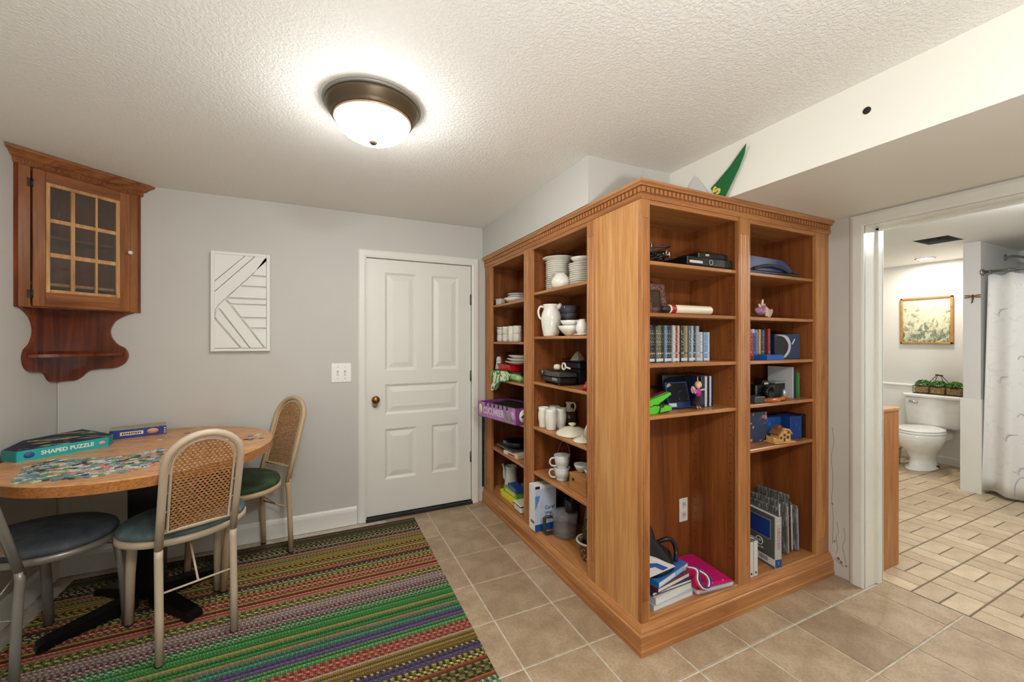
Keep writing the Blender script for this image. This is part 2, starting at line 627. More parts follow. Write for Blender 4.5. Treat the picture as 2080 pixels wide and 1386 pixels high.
# ceiling with a rectangular hole left for the fan housing
VX0, VX1, VY0, VY1 = 4.90, 5.24, 1.56, 1.80
bc = MB()
bc.box(2.975, VX0, -.3, 2.95, ZB, ZB + .1)
bc.box(VX1, XW + .1, -.3, 2.95, ZB, ZB + .1)
bc.box(VX0, VX1, -.3, VY0, ZB, ZB + .1)
bc.box(VX0, VX1, VY1, 2.95, ZB, ZB + .1)
struct(bc.build('ceiling_bath', paint('bath_ceiling_white', (232, 231, 226), .6)))
pt = MB()
pt.box(5.47, XW, 1.527, 1.64, .86, ZB)
struct(pt.build('wall_partition', m_bath))
struct(MB().box(5.448, XW, 1.517, 1.652, 0, .86).build('trim_partition', m_bathw))

# ---------------------------------------------------------------- lamps
m_bronze = flat((92, 78, 58), .42, .55, name='bronze_brushed')
def dome_light(loc, label, strength, name='ceiling_light', s=1.0, rgb=(250, 253, 251)):
    t = thing(name, label, 'light', loc)
    MB().lathe([(0, 0), (.196 * s, 0), (.196 * s, -.006), (.19 * s, -.010), (0, -.010)], 48).build('mounting_plate', flat((150, 148, 142), .5, .4), t)
    MB().lathe([(.18 * s, -.008), (.188 * s, -.010), (.186 * s, -.02), (.182 * s, -.026), (.168 * s, -.048), (.162 * s, -.054), (.162 * s, -.06), (.154 * s, -.061), (.154 * s, -.05)], 48, ring=True).build('pan', m_bronze, t)
    MB().lathe([(.154 * s, -.055), (.157 * s, -.064), (.151 * s, -.07), (.147 * s, -.066)], 48, ring=True).build('rim_ring', flat((176, 150, 124), .35, .4, name='ring_copper'), t)
    prof = [(.1485 * s, -.064)]
    for k in range(1, 10):
        a = k / 9 * PI / 2
        prof.append((.148 * s * math.cos(a), -.064 - .084 * s * math.sin(a)))
    MB().lathe(prof, 48).build('glass_bowl', emit('bowl_glow_%d' % int(strength), rgb, strength), t)
    MB().lathe([(0, -.144 + .084 * (1 - s)), (.017, -.145 + .084 * (1 - s)), (.019, -.151 + .084 * (1 - s)), (.011, -.159 + .084 * (1 - s)), (0, -.164 + .084 * (1 - s))], 16).build('finial', m_bronze, t)
    return t
dome_light((.20, 1.79, ZC), 'round bronze flush-mount ceiling lamp with lit white glass bowl', LAMP_MAIN)
dome_light((.55, -.75, ZC), 'round bronze flush-mount ceiling lamp at the rear of the room', LAMP_REAR)
dome_light((3.9, .78, ZB), 'round flush-mount ceiling lamp inside the bathroom doorway', LAMP_BATH, s=.8)
cl = thing('recessed_light', 'round recessed can light in the bathroom ceiling above the toilet', 'light', (6.06, 2.11, ZB))
MB().lathe([(.062, -.001), (.085, 0), (.087, -.004), (.08, -.007), (.064, -.004)], 32, ring=True).build('trim_ring', flat((150, 148, 142), .35, .5), cl)
MB().lathe([(0, -.003), (.064, -.003), (.064, -.002), (0, -.002)], 32).build('lens', emit('can_glow', (255, 246, 228), LAMP_CAN), cl)

# ---------------------------------------------------------------- rug
RX0, RX1, RY1 = -1.30, .668, 3.228
BANDS = [  # rows, colour a, colour b, duty of b, period
    (2, (70, 62, 50), (96, 86, 66), .5, .02), (2, (84, 74, 58), (50, 44, 36), .4, .016), (1, (46, 110, 52), (46, 110, 52), 0, .02), (2, (150, 136, 96), (40, 34, 26), .5, .03),
    (2, (34, 34, 30), (196, 190, 160), .4, .026), (1, (90, 110, 70), (40, 40, 34), .5, .03), (1, (176, 150, 140), (176, 150, 140), 0, .02), (2, (150, 84, 70), (190, 140, 110), .5, .018),
    (2, (150, 160, 84), (100, 110, 60), .5, .018), (1, (216, 190, 90), (216, 190, 90), 0, .02), (1, (196, 130, 60), (196, 130, 60), 0, .02), (2, (50, 48, 38), (206, 176, 90), .5, .028),
    (1, (214, 196, 90), (214, 196, 90), 0, .02), (1, (110, 120, 70), (110, 120, 70), 0, .02), (2, (130, 56, 50), (214, 170, 110), .45, .022), (1, (120, 34, 40), (60, 34, 30), .5, .03),
    (2, (34, 62, 84), (206, 200, 120), .35, .026), (1, (214, 196, 110), (34, 50, 50), .4, .026), (1, (170, 130, 50), (170, 130, 50), 0, .02), (3, (150, 44, 52), (226, 170, 140), .4, .024),
    (1, (186, 180, 70), (186, 180, 70), 0, .02), (1, (110, 28, 36), (110, 28, 36), 0, .02), (2, (206, 110, 100), (226, 150, 130), .5, .016), (2, (46, 100, 60), (210, 206, 110), .45, .028),
    (1, (150, 90, 60), (60, 44, 36), .5, .02), (3, (150, 120, 140), (206, 196, 190), .5, .017), (2, (70, 66, 80), (206, 150, 170), .5, .02), (2, (36, 96, 70), (160, 206, 160), .4, .02),
    (3, (30, 140, 62), (70, 176, 96), .5, .012), (1, (206, 196, 110), (206, 196, 110), 0, .02), (2, (36, 150, 66), (20, 110, 60), .5, .015), (1, (206, 160, 130), (206, 160, 130), 0, .02),
    (2, (30, 120, 100), (60, 160, 130), .5, .016), (2, (76, 60, 130), (96, 80, 150), .5, .02), (2, (40, 140, 70), (90, 180, 110), .4, .015), (3, (150, 50, 50), (226, 130, 116), .45, .026),
    (1, (206, 196, 170), (206, 196, 170), 0, .02), (3, (156, 130, 64), (130, 106, 50), .5, .010), (1, (34, 30, 28), (216, 206, 150), .4, .024), (2, (60, 50, 110), (90, 80, 140), .5, .022),
    (2, (210, 200, 96), (40, 44, 36), .45, .026), (1, (170, 70, 56), (170, 70, 56), 0, .02), (3, (130, 140, 70), (36, 34, 28), .4, .034), (1, (200, 100, 60), (200, 100, 60), 0, .02),
    (2, (40, 110, 90), (206, 210, 180), .4, .022), (2, (150, 100, 60), (90, 60, 40), .5, .02), (1, (190, 190, 100), (190, 190, 100), 0, .02), (2, (30, 100, 90), (120, 170, 150), .4, .02),
    (2, (130, 40, 60), (190, 90, 100), .5, .02), (2, (50, 40, 44), (226, 220, 206), .4, .026), (2, (200, 140, 60), (150, 60, 44), .5, .03)]
def build_rug():
    verts, faces, ca, cb, ph, du, pe = [], [], [], [], [], [], []
    y, k, p = RY1, 0, .0118
    rnd = random.Random(3)
    prof = ((0, .001), (.2, .0068), (.5, .0085), (.8, .0068), (1, .001))
    while y > .95:
        n, a, b, duty, per = BANDS[k % len(BANDS)]
        n, per = (2 * n if n > 1 else 1 + k % 2), per * 1.1
        k += 1
        for q in range(n):
            phase = rnd.random() if q == 0 else (phase + .35)
            sh_ = (1.0, .74, 1.12, .88)[q % 4] * rnd.uniform(.9, 1.08)
            a_, b_ = (a, b) if q % 3 < 2 else (b, a)
            a_, b_ = [tuple(min(255, (v * .72 + w_ * .28) * sh_) for v, w_ in zip(c_, (158, 128, 84))) for c_ in (a_, b_)]
            o = len(verts)
            for fr, z in prof:
                verts += [(RX0, y - p * fr, z), (RX1, y - p * fr, z)]
            for i in range(4):
                faces.append((o + 2 * i, o + 2 * i + 1, o + 2 * i + 3, o + 2 * i + 2))
                ca.append(a_); cb.append(b_); ph.append(phase); du.append(duty); pe.append(per)
            y -= p
    o = len(verts)
    verts += [(RX0, RY1, 0), (RX1, RY1, 0), (RX1, y, 0), (RX0, y, 0)]
    me = bpy.data.meshes.new('rug')
    me.from_pydata(verts, [], faces)
    for nm, dat, typ in (('ca', ca, 'FLOAT_COLOR'), ('cb', cb, 'FLOAT_COLOR'), ('ph', ph, 'FLOAT'), ('du', du, 'FLOAT'), ('pe', pe, 'FLOAT')):
        at = me.attributes.new(nm, typ, 'FACE')
        for i, v in enumerate(dat):
            if typ == 'FLOAT':
                at.data[i].value = v
            else:
                at.data[i].color = tuple(q * .92 for q in lin(v)[:3]) + (1,)
    t = NT('rug_woven_stripes', .9, 0, .2)
    def attr(nm):
        a = t.n('ShaderNodeAttribute')
        a.attribute_name = nm
        return a
    def math_(op, a, b=None):
        x = t.n('ShaderNodeMath')
        x.operation = op
        for i, v in enumerate((a, b)):
            if v is None:
                continue
            if hasattr(v, 'is_linked'):
                t.l(v, x.inputs[i])
            else:
                x.inputs[i].default_value = v
        return x.outputs[0]
    co = t.coord()
    sep = t.n('ShaderNodeSeparateXYZ')
    t.l(co, sep.inputs[0])
    wob = t.noise(t.coord((1, 1, 1)), 14, 2)
    xx = math_('ADD', sep.outputs['X'], math_('MULTIPLY', wob, .02))
    slant = math_('MULTIPLY', sep.outputs['Y'], .9)
    u = math_('ADD', math_('DIVIDE', math_('ADD', xx, slant), attr('pe').outputs['Fac']), attr('ph').outputs['Fac'])
    fr = math_('FRACT', u)
    isb = math_('LESS_THAN', fr, attr('du').outputs['Fac'])
    fine = math_('FRACT', math_('MULTIPLY', xx, 120))
    stitch = math_('GREATER_THAN', fine, .22)
    base = t.mix(isb, attr('ca').outputs['Color'], attr('cb').outputs['Color'])
    n2 = t.noise(t.coord((60, 500, 1)), 1, 3, .7)
    c1 = t.mix(.5, base, t.ramp(n2, [(.3, (140, 130, 120)), (.62, (255, 255, 255))]), 'MULTIPLY')
    c2 = t.mix(stitch, t.mix(.55, c1, lin((40, 34, 28))), c1)
    t.color(c2)
    t.bump(math_('ADD', math_('SINE', math_('MULTIPLY', u, 6.283)), math_('MULTIPLY', fine, .6)), .5, .004)
    me.materials.append(t.m)
    o = link('rug', me)
    tag(o, 'multicoloured striped woven rug under the oval table and chairs', 'rug')
build_rug()

# ---------------------------------------------------------------- corner wall cabinet
m_pine_z = wood('pine_red_z', (104, 56, 26), (148, 92, 52), (172, 116, 72), 'z', 1.1, .26)
m_pine_x = wood('pine_red_x', (104, 56, 26), (148, 92, 52), (172, 116, 72), 'x', 1.1, .26)
m_mahog = wood('pine_dark_z', (74, 26, 8), (124, 54, 18), (150, 76, 30), 'z', 1.2, .2)
m_pale = wood('pine_pale_bead', (150, 98, 50), (206, 156, 100), (224, 180, 126), 'z', 2, .4)
cc = thing('corner_cabinet', 'reddish pine hanging corner cabinet with nine-pane glass door', 'cabinet', (XL, YB, 0))
S = .382
# front frame uses local axes: t along the face, n outwards, z up
FL = Matrix.Translation((0, -S, 0)) @ Matrix.Rotation(R(45), 4, 'Z')     # x along the face, -y outwards
FW = S * math.sqrt(2)
def fx(t):
    return t * FW
Z0, Z1 = 1.577, 2.312
def cbox(name, t0, t1, y0, y1, z0, z1, mat, par=cc, b=.002):
    o = MB().bbox(fx(t0), fx(t1), y0, y1, z0, z1, b).build(name, mat, par)
    if par is cc:
        o.matrix_local = FL
    return o
cbox('stile', .0, .112, 0, .02, Z0, Z1, m_pine_z)
cbox('stile', .897, 1.0, 0, .02, Z0, Z1, m_pine_z)
door = cbox('door', .124, .212, -.004, .016, Z0 + .006, Z1 - .004, m_pine_z)
def dpart(name, t0, t1, y0, y1, z0, z1, mat, b=.002):
    return MB().bbox(fx(t0), fx(t1), y0, y1, z0, z1, b).build(name, mat, door)
dpart('stile', .80, .893, -.004, .016, Z0 + .006, Z1 - .004, m_pine_z)
dpart('rail', .212, .80, -.004, .016, Z0 + .006, 1.662, m_pine_x)
dpart('rail', .212, .80, -.004, .016, 2.248, Z1 - .004, m_pine_x)
cols = [(.243, .394), (.427, .588), (.608, .765)]
rows = [(1.677, 1.852), (1.876, 2.038), (2.06, 2.231)]
dpart('bead', .213, .243, -.007, .012, 1.66, 2.25, m_pale)
dpart('bead', .765, .80, -.007, .012, 1.66, 2.25, m_pale)
dpart('bead', .243, .765, -.007, .012, 1.66, 1.677, m_pale)
dpart('bead', .243, .765, -.007, .012, 2.231, 2.25, m_pale)
dpart('muntin', .394, .427, -.007, .010, 1.677, 2.231, m_pale)
dpart('muntin', .588, .608, -.007, .010, 1.677, 2.231, m_pale)
for (za, zb) in ((1.852, 1.876), (2.038, 2.06)):
    dpart('muntin', .243, .765, -.006, .009, za, zb, m_pale)
m_pane = glassy('cabinet_glass', (120, 118, 110), .06, .22)
for a, b in cols:
    for c, d in rows:
        dpart('pane', a - .004, b + .004, .001, .003, c - .002, d + .002, m_pane, .0003)
kn = MB().lathe([(0, 0), (.005, 0), (.005, .01), (.012, .016), (.013, .022), (.008, .027), (0, .028)], 14, m=Matrix.Translation((fx(.877), -.004, 1.944)) @ Matrix.Rotation(R(90), 4, 'X'))
kn.build('knob', flat((226, 220, 204), .25, name='porcelain_knob'), door)
for hz in (1.646, 2.227):
    h = MB().box(fx(.088), fx(.112), -.003, .0, hz - .022, hz + .022)
    h.lathe([(0, -.02), (.005, -.02), (.005, .02), (0, .02)], 8, c=(fx(.118), -.005, hz))
    h.build('hinge', flat((60, 56, 48), .4, .7, name='hinge_iron'), cc).matrix_local = FL
# carcass: sides on the walls, top, floor, shelf, crown
car = MB()
car.box(0, .012, -S + .0, 0, Z0, Z1)
car.box(0, S, -.012, 0, Z0, Z1)
car.build('carcass', m_mahog, cc)
def tri(name, z0, z1, s, mat, fz=0):
    mb = MB().prism([(.0, 0), (0, -s), (s * .0 + fz, -s), (s, -fz), (s, 0)] if fz else [(0, 0), (0, -s), (s, 0)], z0, z1, 'z')
    return mb.build(name, mat, cc)
tri('bottom', Z0, Z0 + .018, S - .018, m_pine_x)
tri('top', Z1 - .02, Z1, S - .018, m_pine_x)
tri('shelf', 1.70, 1.716, S - .04, m_pale)
tri('shelf', 1.96, 1.974, S - .04, m_mahog)
# crown moulding along the face, returning to the walls
cp = [(0, 0), (.004, 0), (.006, .004), (.010, .006), (.010, .024), (.016, .03), (.022, .032), (.03, .044), (.044, .056), (.05, .058), (.054, .072), (0, .072)]
mb = MB()
vs = []
for end in (0, 1):
    for d, h in cp:
        e = d * .9
        vs.append(FL @ Vector(((-e if end == 0 else FW + e), -d, 2.309 + h)))
n = len(cp)
mb.add(vs, [(i, (i + 1) % n, n + (i + 1) % n, n + i) for i in range(n)] + [tuple(range(n)), tuple(range(2 * n - 1, n - 1, -1))])
crown = mb.build('crown_moulding', m_pine_x, cc)
dm = None
for i in range(22):
    if dm is None:
        o = MB().bbox(-.008, .008, -.0045, .002, -.007, .007, .001).build('dentil', m_pine_z, crown)
        dm = o.data
    else:
        o = link('dentil', dm, crown)
    o.matrix_local = FL @ Matrix.Translation((.018 + i * (FW - .036) / 21, -.0105, 2.3245))
# scrolled backs under the cabinet, one on each wall
scroll = [(.36, 1.577), (.324, 1.563), (.274, 1.531), (.252, 1.501), (.24, 1.461), (.248, 1.42), (.274, 1.38), (.309, 1.355), (.324, 1.319), (.32, 1.284), (.301, 1.254), (.263, 1.235), (.207, 1.231), (.155, 1.223), (.129, 1.204), (.111, 1.183), (.086, 1.166), (.051, 1.163), (.016, 1.16)]
sp_ = spline(scroll, 4) + [(0, 1.16), (0, 1.577)]
mb = MB().prism(sp_, -.018, 0, 'y')
mb.build('scrolled_back', m_mahog, cc)
mb = MB().prism([(-p[0], p[1]) for p in sp_], 0, .018, 'x')
mb.build('scrolled_back', m_mahog, cc)
arc = [(0, 0), (0, -.29)] + [(.29 * math.cos(-PI / 2 + k * PI / 24) * (1 - .08 * math.sin(k * PI / 12)), .29 * math.sin(-PI / 2 + k * PI / 24) * (1 - .08 * math.sin(k * PI / 12))) for k in range(1, 12)] + [(.29, 0)]
MB().prism([(x + .017, y - .017) for x, y in arc], 1.312, 1.328, 'z').build('display_shelf', m_mahog, cc)
# thin white cord running down the corner below it
tag(MB().tube([(XL + .004, YB - .004, 1.16), (XL + .005, YB - .004, .9), (XL + .004, YB - .005, .14)], .0028, 6).build('wire', flat((214, 212, 206), .5)), 'thin white wire running down the corner below the hanging cabinet', 'wire')

# ---------------------------------------------------------------- wall panel art and switch
m_art = paint('art_white', (240, 239, 234), .5, .05)
ax0, ax1, az0, az1 = -.661, -.319, 1.33, 2.003
art = thing('wall_art', 'white wooden relief panel of slanted strips hung on the grey wall', 'wall art', (0, YB, 0))
MB().box(ax0 + .002, ax1 - .002, -.010, -.001, az0 + .002, az1 - .002).build('backing', m_art, art)
for b in ((ax0, ax0 + .022, az0, az1), (ax1 - .022, ax1, az0, az1), (ax0 + .022, ax1 - .022, az0, az0 + .02), (ax0 + .022, ax1 - .022, az1 - .02, az1)):
    MB().bbox(b[0], b[1], -.036, 0, b[2], b[3], .002).build('frame_piece', m_art, art)
def art_strip(poly, d):
    MB().prism([(ax0 + u * (ax1 - ax0), az0 + v * (az1 - az0)) for u, v in poly], -d, -.010, 'y').build('strip', m_art, art)
gq = .006
art_strip([(.065, .97), (.065, .705), (.53, .955), (.55, .97)], .031)
art_strip([(.065, .69), (.065, .60), (.72, .97), (.57, .97)], .032)
art_strip([(.065, .59), (.065, .415), (.13, .47), (.93, .93), (.93, .97), (.74, .97)], .033)
lines = [.97, .77, .66, .535, .475, .34, .235, .03]
for k in range(7):
    zt, zb = lines[k] - .009, lines[k + 1] + .009
    def left(v):
        return min(.90, .145 + (v - .47) * 1.739) if v > .505 else (.29 + (.505 - v) * 1.31)
    art_strip([(left(zt) + .01, zt), (left(zb) + .01, zb), (.93, zb), (.93, zt)], .031 if k % 2 else .033)
art_strip([(.15, .445), (.255, .505), (.88, .035), (.66, .035), (.155, .43)], .034)
art_strip([(.07, .345), (.115, .43), (.635, .035), (.51, .035)], .032)
art_strip([(.065, .32), (.47, .035), (.065, .035)], .032)

sw = thing('light_switch', 'white double toggle light switch plate beside the door casing', 'light switch', (0, YB, 0))
m_plate = flat((244, 243, 238), .3, name='plate_white')
MB().bbox(.072, .212, -.007, 0, 1.088, 1.232, .004).build('plate', m_plate, sw)
for x in (.117, .167):
    MB().box(x - .007, x + .007, -.0078, -.006, 1.142, 1.178).build('slot', flat((190, 188, 182), .5), sw)
    MB().box(x - .005, x + .005, -.018, -.006, 1.148, 1.160).build('toggle', m_plate, sw)
    for z in (1.118, 1.202):
        MB().lathe([(0, 0), (.0035, 0), (.003, .0015), (0, .0015)], 8, m=Matrix.Translation((x, -.007, z)) @ Matrix.Rotation(R(90), 4, 'X')).build('screw', flat((160, 158, 150), .4, .4), sw)

# ---------------------------------------------------------------- table
TC = (-.798, 2.742)
TZ = .834
KT = 1.0385
def burl():
    t = NT('burl_table_top', .3)
    co = t.coord()
    f = t.noise(t.coord((3.5, 11, 3)), 1.2, 7, .62, 2.2)
    g = t.noise(co, 55, 4, .6)
    c1 = t.ramp(f, [(.3, (176, 112, 62)), (.45, (208, 148, 92)), (.6, (222, 166, 110)), (.78, (230, 182, 128))])
    c2 = t.ramp(g, [(.3, (205, 185, 170)), (.6, (255, 255, 255))])
    t.color(t.mix(.55, c1, c2, 'MULTIPLY'))
    return t.m
def burl_edge():
    t = NT('burl_table_edge', .35)
    f = t.noise(t.coord((16, 16, 30)), 1.4, 6, .7, 3.0)
    t.color(t.ramp(f, [(.3, (120, 66, 26)), (.5, (176, 112, 54)), (.72, (200, 142, 80))]))
    return t.m
tb = thing('dining_table', 'oval burl-wood dining table on a black steel pedestal', 'table', (TC[0], TC[1], .009))
tz = TZ - .009
def oval(a, b, n=64):
    return [(a * math.cos(2 * PI * k / n), b * math.sin(2 * PI * k / n)) for k in range(n)]
top = MB()
n = 72
rings = [(.545, .570, tz - .004), (.542, .567, tz)]
vs = [(x, y, z) for a, b, z in rings for x, y in oval(a, b, n)]
top.add(vs, [(i, (i + 1) % n, n + (i + 1) % n, n + i) for i in range(n)] + [tuple(range(n, 2 * n))])
vs = [(x, y, tz - .046) for x, y in oval(.545, .570, n)]
top.add(vs, [tuple(range(n))[::-1]])
tto = top.build('table_top', burl(), tb)
ed = MB()
ed.add([(x, y, tz - .004) for x, y in oval(.5455, .5705, n)] + [(x, y, tz - .046) for x, y in oval(.5455, .5705, n)], [(i, (i + 1) % n, n + (i + 1) % n, n + i) for i in range(n)])
for k in range(n):
    ed.sm[k] = True
ed.build('edge_band', burl_edge(), tb)
m_black = flat((16, 15, 14), .35, .3, name='black_steel')
MB().bbox(-.092, .033, -.042, .098, .06, tz - .06, .006).build('column', m_black, tb)
MB().box(-.27, .23, -.22, .22, tz - .062, tz - .046).build('top_plate', m_black, tb)
fc = Vector((-.015, 0, 0))
for (fx_, fy_) in ((-.357, -.195), (.235, -.235), (-.30, .26), (.30, .24)):
    e = Vector((fx_, fy_, 0))
    d = (e - fc)
    L = d.length
    ang = math.atan2(d.y, d.x)
    mt = Matrix.Translation((fc.x, fc.y, 0)) @ Matrix.Rotation(ang, 4, 'Z')
    ft = MB().prism([(.05, .10), (.05, .03), (L - .06, .012), (L - .035, 0), (L - .005, 0), (L, .008), (L - .005, .03), (L - .03, .042)], -.034, .034, 'y', m=mt)
    ft.build('foot', m_black, tb)

# ---------------------------------------------------------------- chairs
def cane_mesh(u0, u1, v0, v1, inside, cu_=.0168, cv_=.0128, th=.0015):
    """sheet of cane with staggered rows of open holes, two skins"""
    mb = MB()
    nu, nv = round((u1 - u0) / cu_), round((v1 - v0) / cv_)
    hx, hy = (u1 - u0) / nu / 2, (v1 - v0) / nv / 2
    for j in range(nv):
        for i in range(-1, nu + 1):
            cu, cv = u0 + (i + .5 + .5 * (j % 2)) * 2 * hx, v0 + (j + .5) * 2 * hy
            if not inside(cu, cv):
                continue
            o = [(-hx, -hy), (0, -hy), (hx, -hy), (hx, 0), (hx, hy), (0, hy), (-hx, hy), (-hx, 0)]
            a0 = -3 * PI / 4
            inn = [(hx * .58 * math.cos(a0 + k * PI / 4), hy * .62 * math.sin(a0 + k * PI / 4)) for k in range(8)]
            for s in (-th, th):
                vs = [(cu + x, cv + y, s) for x, y in o] + [(cu + x, cv + y, s * .3) for x, y in inn]
                fs = [(k, (k + 1) % 8, 8 + (k + 1) % 8, 8 + k) for k in range(8)]
                mb.add(vs, fs if s > 0 else [f[::-1] for f in fs])
    return mb
V_TOP, PW, PV0 = .546, .137, Vector((0, -.205, .47))
UPD = Vector((0, -.155, .531)).normalized()
BN = Vector((1, 0, 0)).cross(UPD)
def bp(u, v, off=0):
    return PV0 + Vector((u, 0, 0)) + UPD * v + BN * off
def arch(w_, v0, vtop, n=14):
    r = w_
    pts = [(-w_, v0), (-w_, (v0 + vtop - r) / 2)]
    for k in range(n + 1):
        a = PI - PI * k / n
        pts.append((r * math.cos(a), vtop - r + r * math.sin(a)))
    pts += [(w_, (v0 + vtop - r) / 2), (w_, v0)]
    return pts
def cane_mat():
    t = NT('cane_weave', .55)
    f = t.noise(t.coord(), 90, 4, .6)
    t.color(t.ramp(f, [(.3, (140, 92, 50)), (.55, (178, 128, 80)), (.75, (200, 154, 106))]))
    return t.m
m_cane = cane_mat()
def make_chair(label, m_frame, m_seat):
    t = thing('dining_chair', label, 'chair', group=None)
    ap = arch(PW, 0, V_TOP)
    MB().tube([bp(u, v) for u, v in ap], .0155, 12).build('back_frame', m_frame, t)
    for s in (-1, 1):
        mb = MB().tube([(s * PW, -.23, .004), (s * PW, -.223, .2), (s * PW, -.213, .40), (s * PW, -.207, .45), bp(s * PW, .02)], .0155, 12)
        lg = mb.build('leg', m_frame, t)
        MB().lathe([(0, 0), (.0165, 0), (.0165, .01), (0, .01)], 12, c=(s * PW, -.228, 0)).build('foot_cap', flat((40, 38, 36), .6), lg)
        mb = MB().tube([(s * .18, .21, .004), (s * .178, .195, .25), (s * .17, .165, .485)], [.0175, .0195, .0215], 12)
        lg = mb.build('leg', m_frame, t)
        MB().lathe([(0, 0), (.0185, 0), (.0185, .01), (0, .01)], 12, c=(s * .18, .21, 0)).build('foot_cap', flat((40, 38, 36), .6), lg)
    # inner frame round the cane, with weld tabs
    iw = .113
    ip = arch(iw, .10, V_TOP - .028)
    inner = MB().tube([bp(u, v) for u, v in ip] + [bp(u, .10) for u in (.06, 0, -.06)], .0058, 8, closed=True)
    inn = inner.build('cane_frame', m_frame, t)
    for s in (-1, 1):
        for v in (.11, .20, .29, .38):
            MB().tube([bp(s * iw, v), bp(s * PW, v)], .0035, 6).build('weld_tab', m_frame, inn)
    MB().tube([bp(-PW, .098), bp(0, .094), bp(PW, .098)], .006, 8).build('back_rail', m_frame, t)
    def inside(u, v):
        r = iw - .002
        return abs(u) < r and (v < V_TOP - .028 - iw or math.hypot(u, v - (V_TOP - .028 - iw)) < r) and v > .1
    cm = cane_mesh(-iw, iw, .10, V_TOP - .028, inside)
    cm.v = [tuple(bp(x, y, z)) for x, y, z in cm.v]
    cm.build('cane_panel', m_cane, t, fix=False)
    # seat: rim band and cushion
    MB().lathe([(.20, .478), (.247, .478), (.255, .482), (.255, .504), (.248, .508), (.20, .508)], 40, c=(0, .022, 0), sy=.84, ring=True).build('seat_rim', m_frame, t)
    MB().lathe([(0, .506), (.238, .506), (.249, .514), (.252, .524), (.246, .538), (.225, .549), (.16, .556), (.08, .558), (0, .558)], 40, c=(0, .022, 0), sy=.835).build('seat_cushion', m_seat, t)
    MB().lathe([(0, .47), (.2, .47), (.2, .48), (0, .48)], 32, c=(0, .022, 0), sy=.84).build('seat_base', flat((44, 40, 36), .8), t)
    for y, z in ((-.218, .30), (.197, .40)):
        xw = PW if y < 0 else .17
        MB().tube([(-xw, y, z), (xw, y, z)], .0048, 6).build('stretcher', m_frame, t)
    MB().tube([(0, -.218, .30), (0, -.03, .475)], .0048, 6).build('brace', m_frame, t)
    MB().tube([(0, .197, .40), (0, .05, .475)], .0048, 6).build('brace', m_frame, t)
    return t
def vinyl(name, a, b):
    t = NT(name, .6, 0, .3)
    f = t.noise(t.coord(), 9, 5, .6)
    t.color(t.ramp(f, [(.35, a), (.7, b)]))
    t.bump(t.noise(t.coord(), 220, 2), .08, .002)
    return t.m
m_frame_tan = flat((198, 180, 158), .38, 0, name='chair_enamel_tan')
m_frame_warm = flat((196, 170, 134), .38, 0, name='chair_enamel_sand')
m_frame_grey = flat((140, 136, 128), .3, .35, name='chair_enamel_grey')
ch1 = make_chair('beige tubular chair with cane arch back and grey-green seat tucked under the oval table', m_frame_tan, vinyl('vinyl_greygreen', (76, 92, 94), (112, 130, 130)))
put(ch1, (-.595, 2.478, .009), R(24.8))
ch2 = make_chair('sand tubular chair with dark green seat against the wall beside the light switch', m_frame_warm, vinyl('vinyl_green', (40, 58, 40), (70, 92, 62)))
put(ch2, (-.44, 2.992, .009), R(130))
ch3 = make_chair('grey tubular chair with slate seat beside the wall under the hanging cabinet', m_frame_grey, vinyl('vinyl_slate', (62, 68, 76), (92, 98, 104)))
put(ch3, (-1.115, 2.505, .009), R(-22))

# ---------------------------------------------------------------- puzzle boxes and loose pieces
def box_art(name, base, blobs, scale=9, dist=1.2):
    t = NT(name, .55, 0, .2)
    f = t.noise(t.coord((1, 2.2, 1)), scale, 3, .5, dist)
    n_ = len(blobs)
    t.color(t.ramp(f, [(.0, base), (.56, base)] + [(.58 + .12 * k / max(1, n_ - 1), c) for k, c in enumerate(blobs)]))
    return t.m
bx = thing('puzzle_box', 'large puzzle box with navy illustrated lid and teal sides on the table', 'box', (0, 0, TZ))
pl = [(-1.28, 2.69), (-1.032, 2.897), (-1.042, 2.975), (-1.26, 3.22), (-1.395, 2.98), (-1.358, 2.755)]
navy = flat((34, 38, 60), .35, name='box_navy')
teal = flat((38, 176, 178), .35, name='box_teal')
teald = flat((24, 146, 152), .35, name='box_teal_end')
mb = MB()
mb.prism(pl, .002, .046, 'z')
mb.build('tray', navy, bx)
mb = MB().prism(pl, .046, .05, 'z')
mb.build('lid_art', box_art('lid_art', (30, 32, 54), [(90, 140, 130), (150, 170, 110), (206, 170, 120), (200, 110, 96), (120, 130, 150)], 7), bx)
def wall_seg(a, b, z0, z1, th, mat, nm, par):
    a, b = Vector(a), Vector(b)
    d = (b - a).normalized()
    nn = Vector((d.y, -d.x))
    p = [a, b, b + nn * th, a + nn * th]
    return MB().prism([tuple(q) for q in p], z0, z1, 'z').build(nm, mat, par)
fp = wall_seg(pl[0], pl[1], 0, .05, .003, teal, 'front_side', bx)
wall_seg(pl[5], pl[0], 0, .05, .003, teald, 'end_side', bx)
wall_seg(pl[1], pl[2], 0, .05, .003, teald, 'end_side', bx)
fa = math.atan2(.2, .239)
def on_front(s, off=.0036):
    a, b = Vector(pl[0]), Vector(pl[1])
    d = (b - a)
    nn = Vector((d.y, -d.x)).normalized()
    q = a + d * s + nn * off
    return q
q = on_front(.53)
text('lettering', 'SHAPED PUZZLE', .026, flat((236, 240, 226), .5), bx, (q.x, q.y, .026), (R(90), 0, fa), sx=.98, bold=.0008)
q = on_front(.12)
MB().lathe([(0, 0), (.018, 0), (.018, .001), (0, .001)], 20, sy=.75, m=Matrix.Translation((q.x, q.y, .026)) @ Matrix.Rotation(fa, 4, 'Z') @ Matrix.Rotation(R(90), 4, 'X')).build('logo', flat((60, 84, 150), .4), bx)
q = on_front(.92)
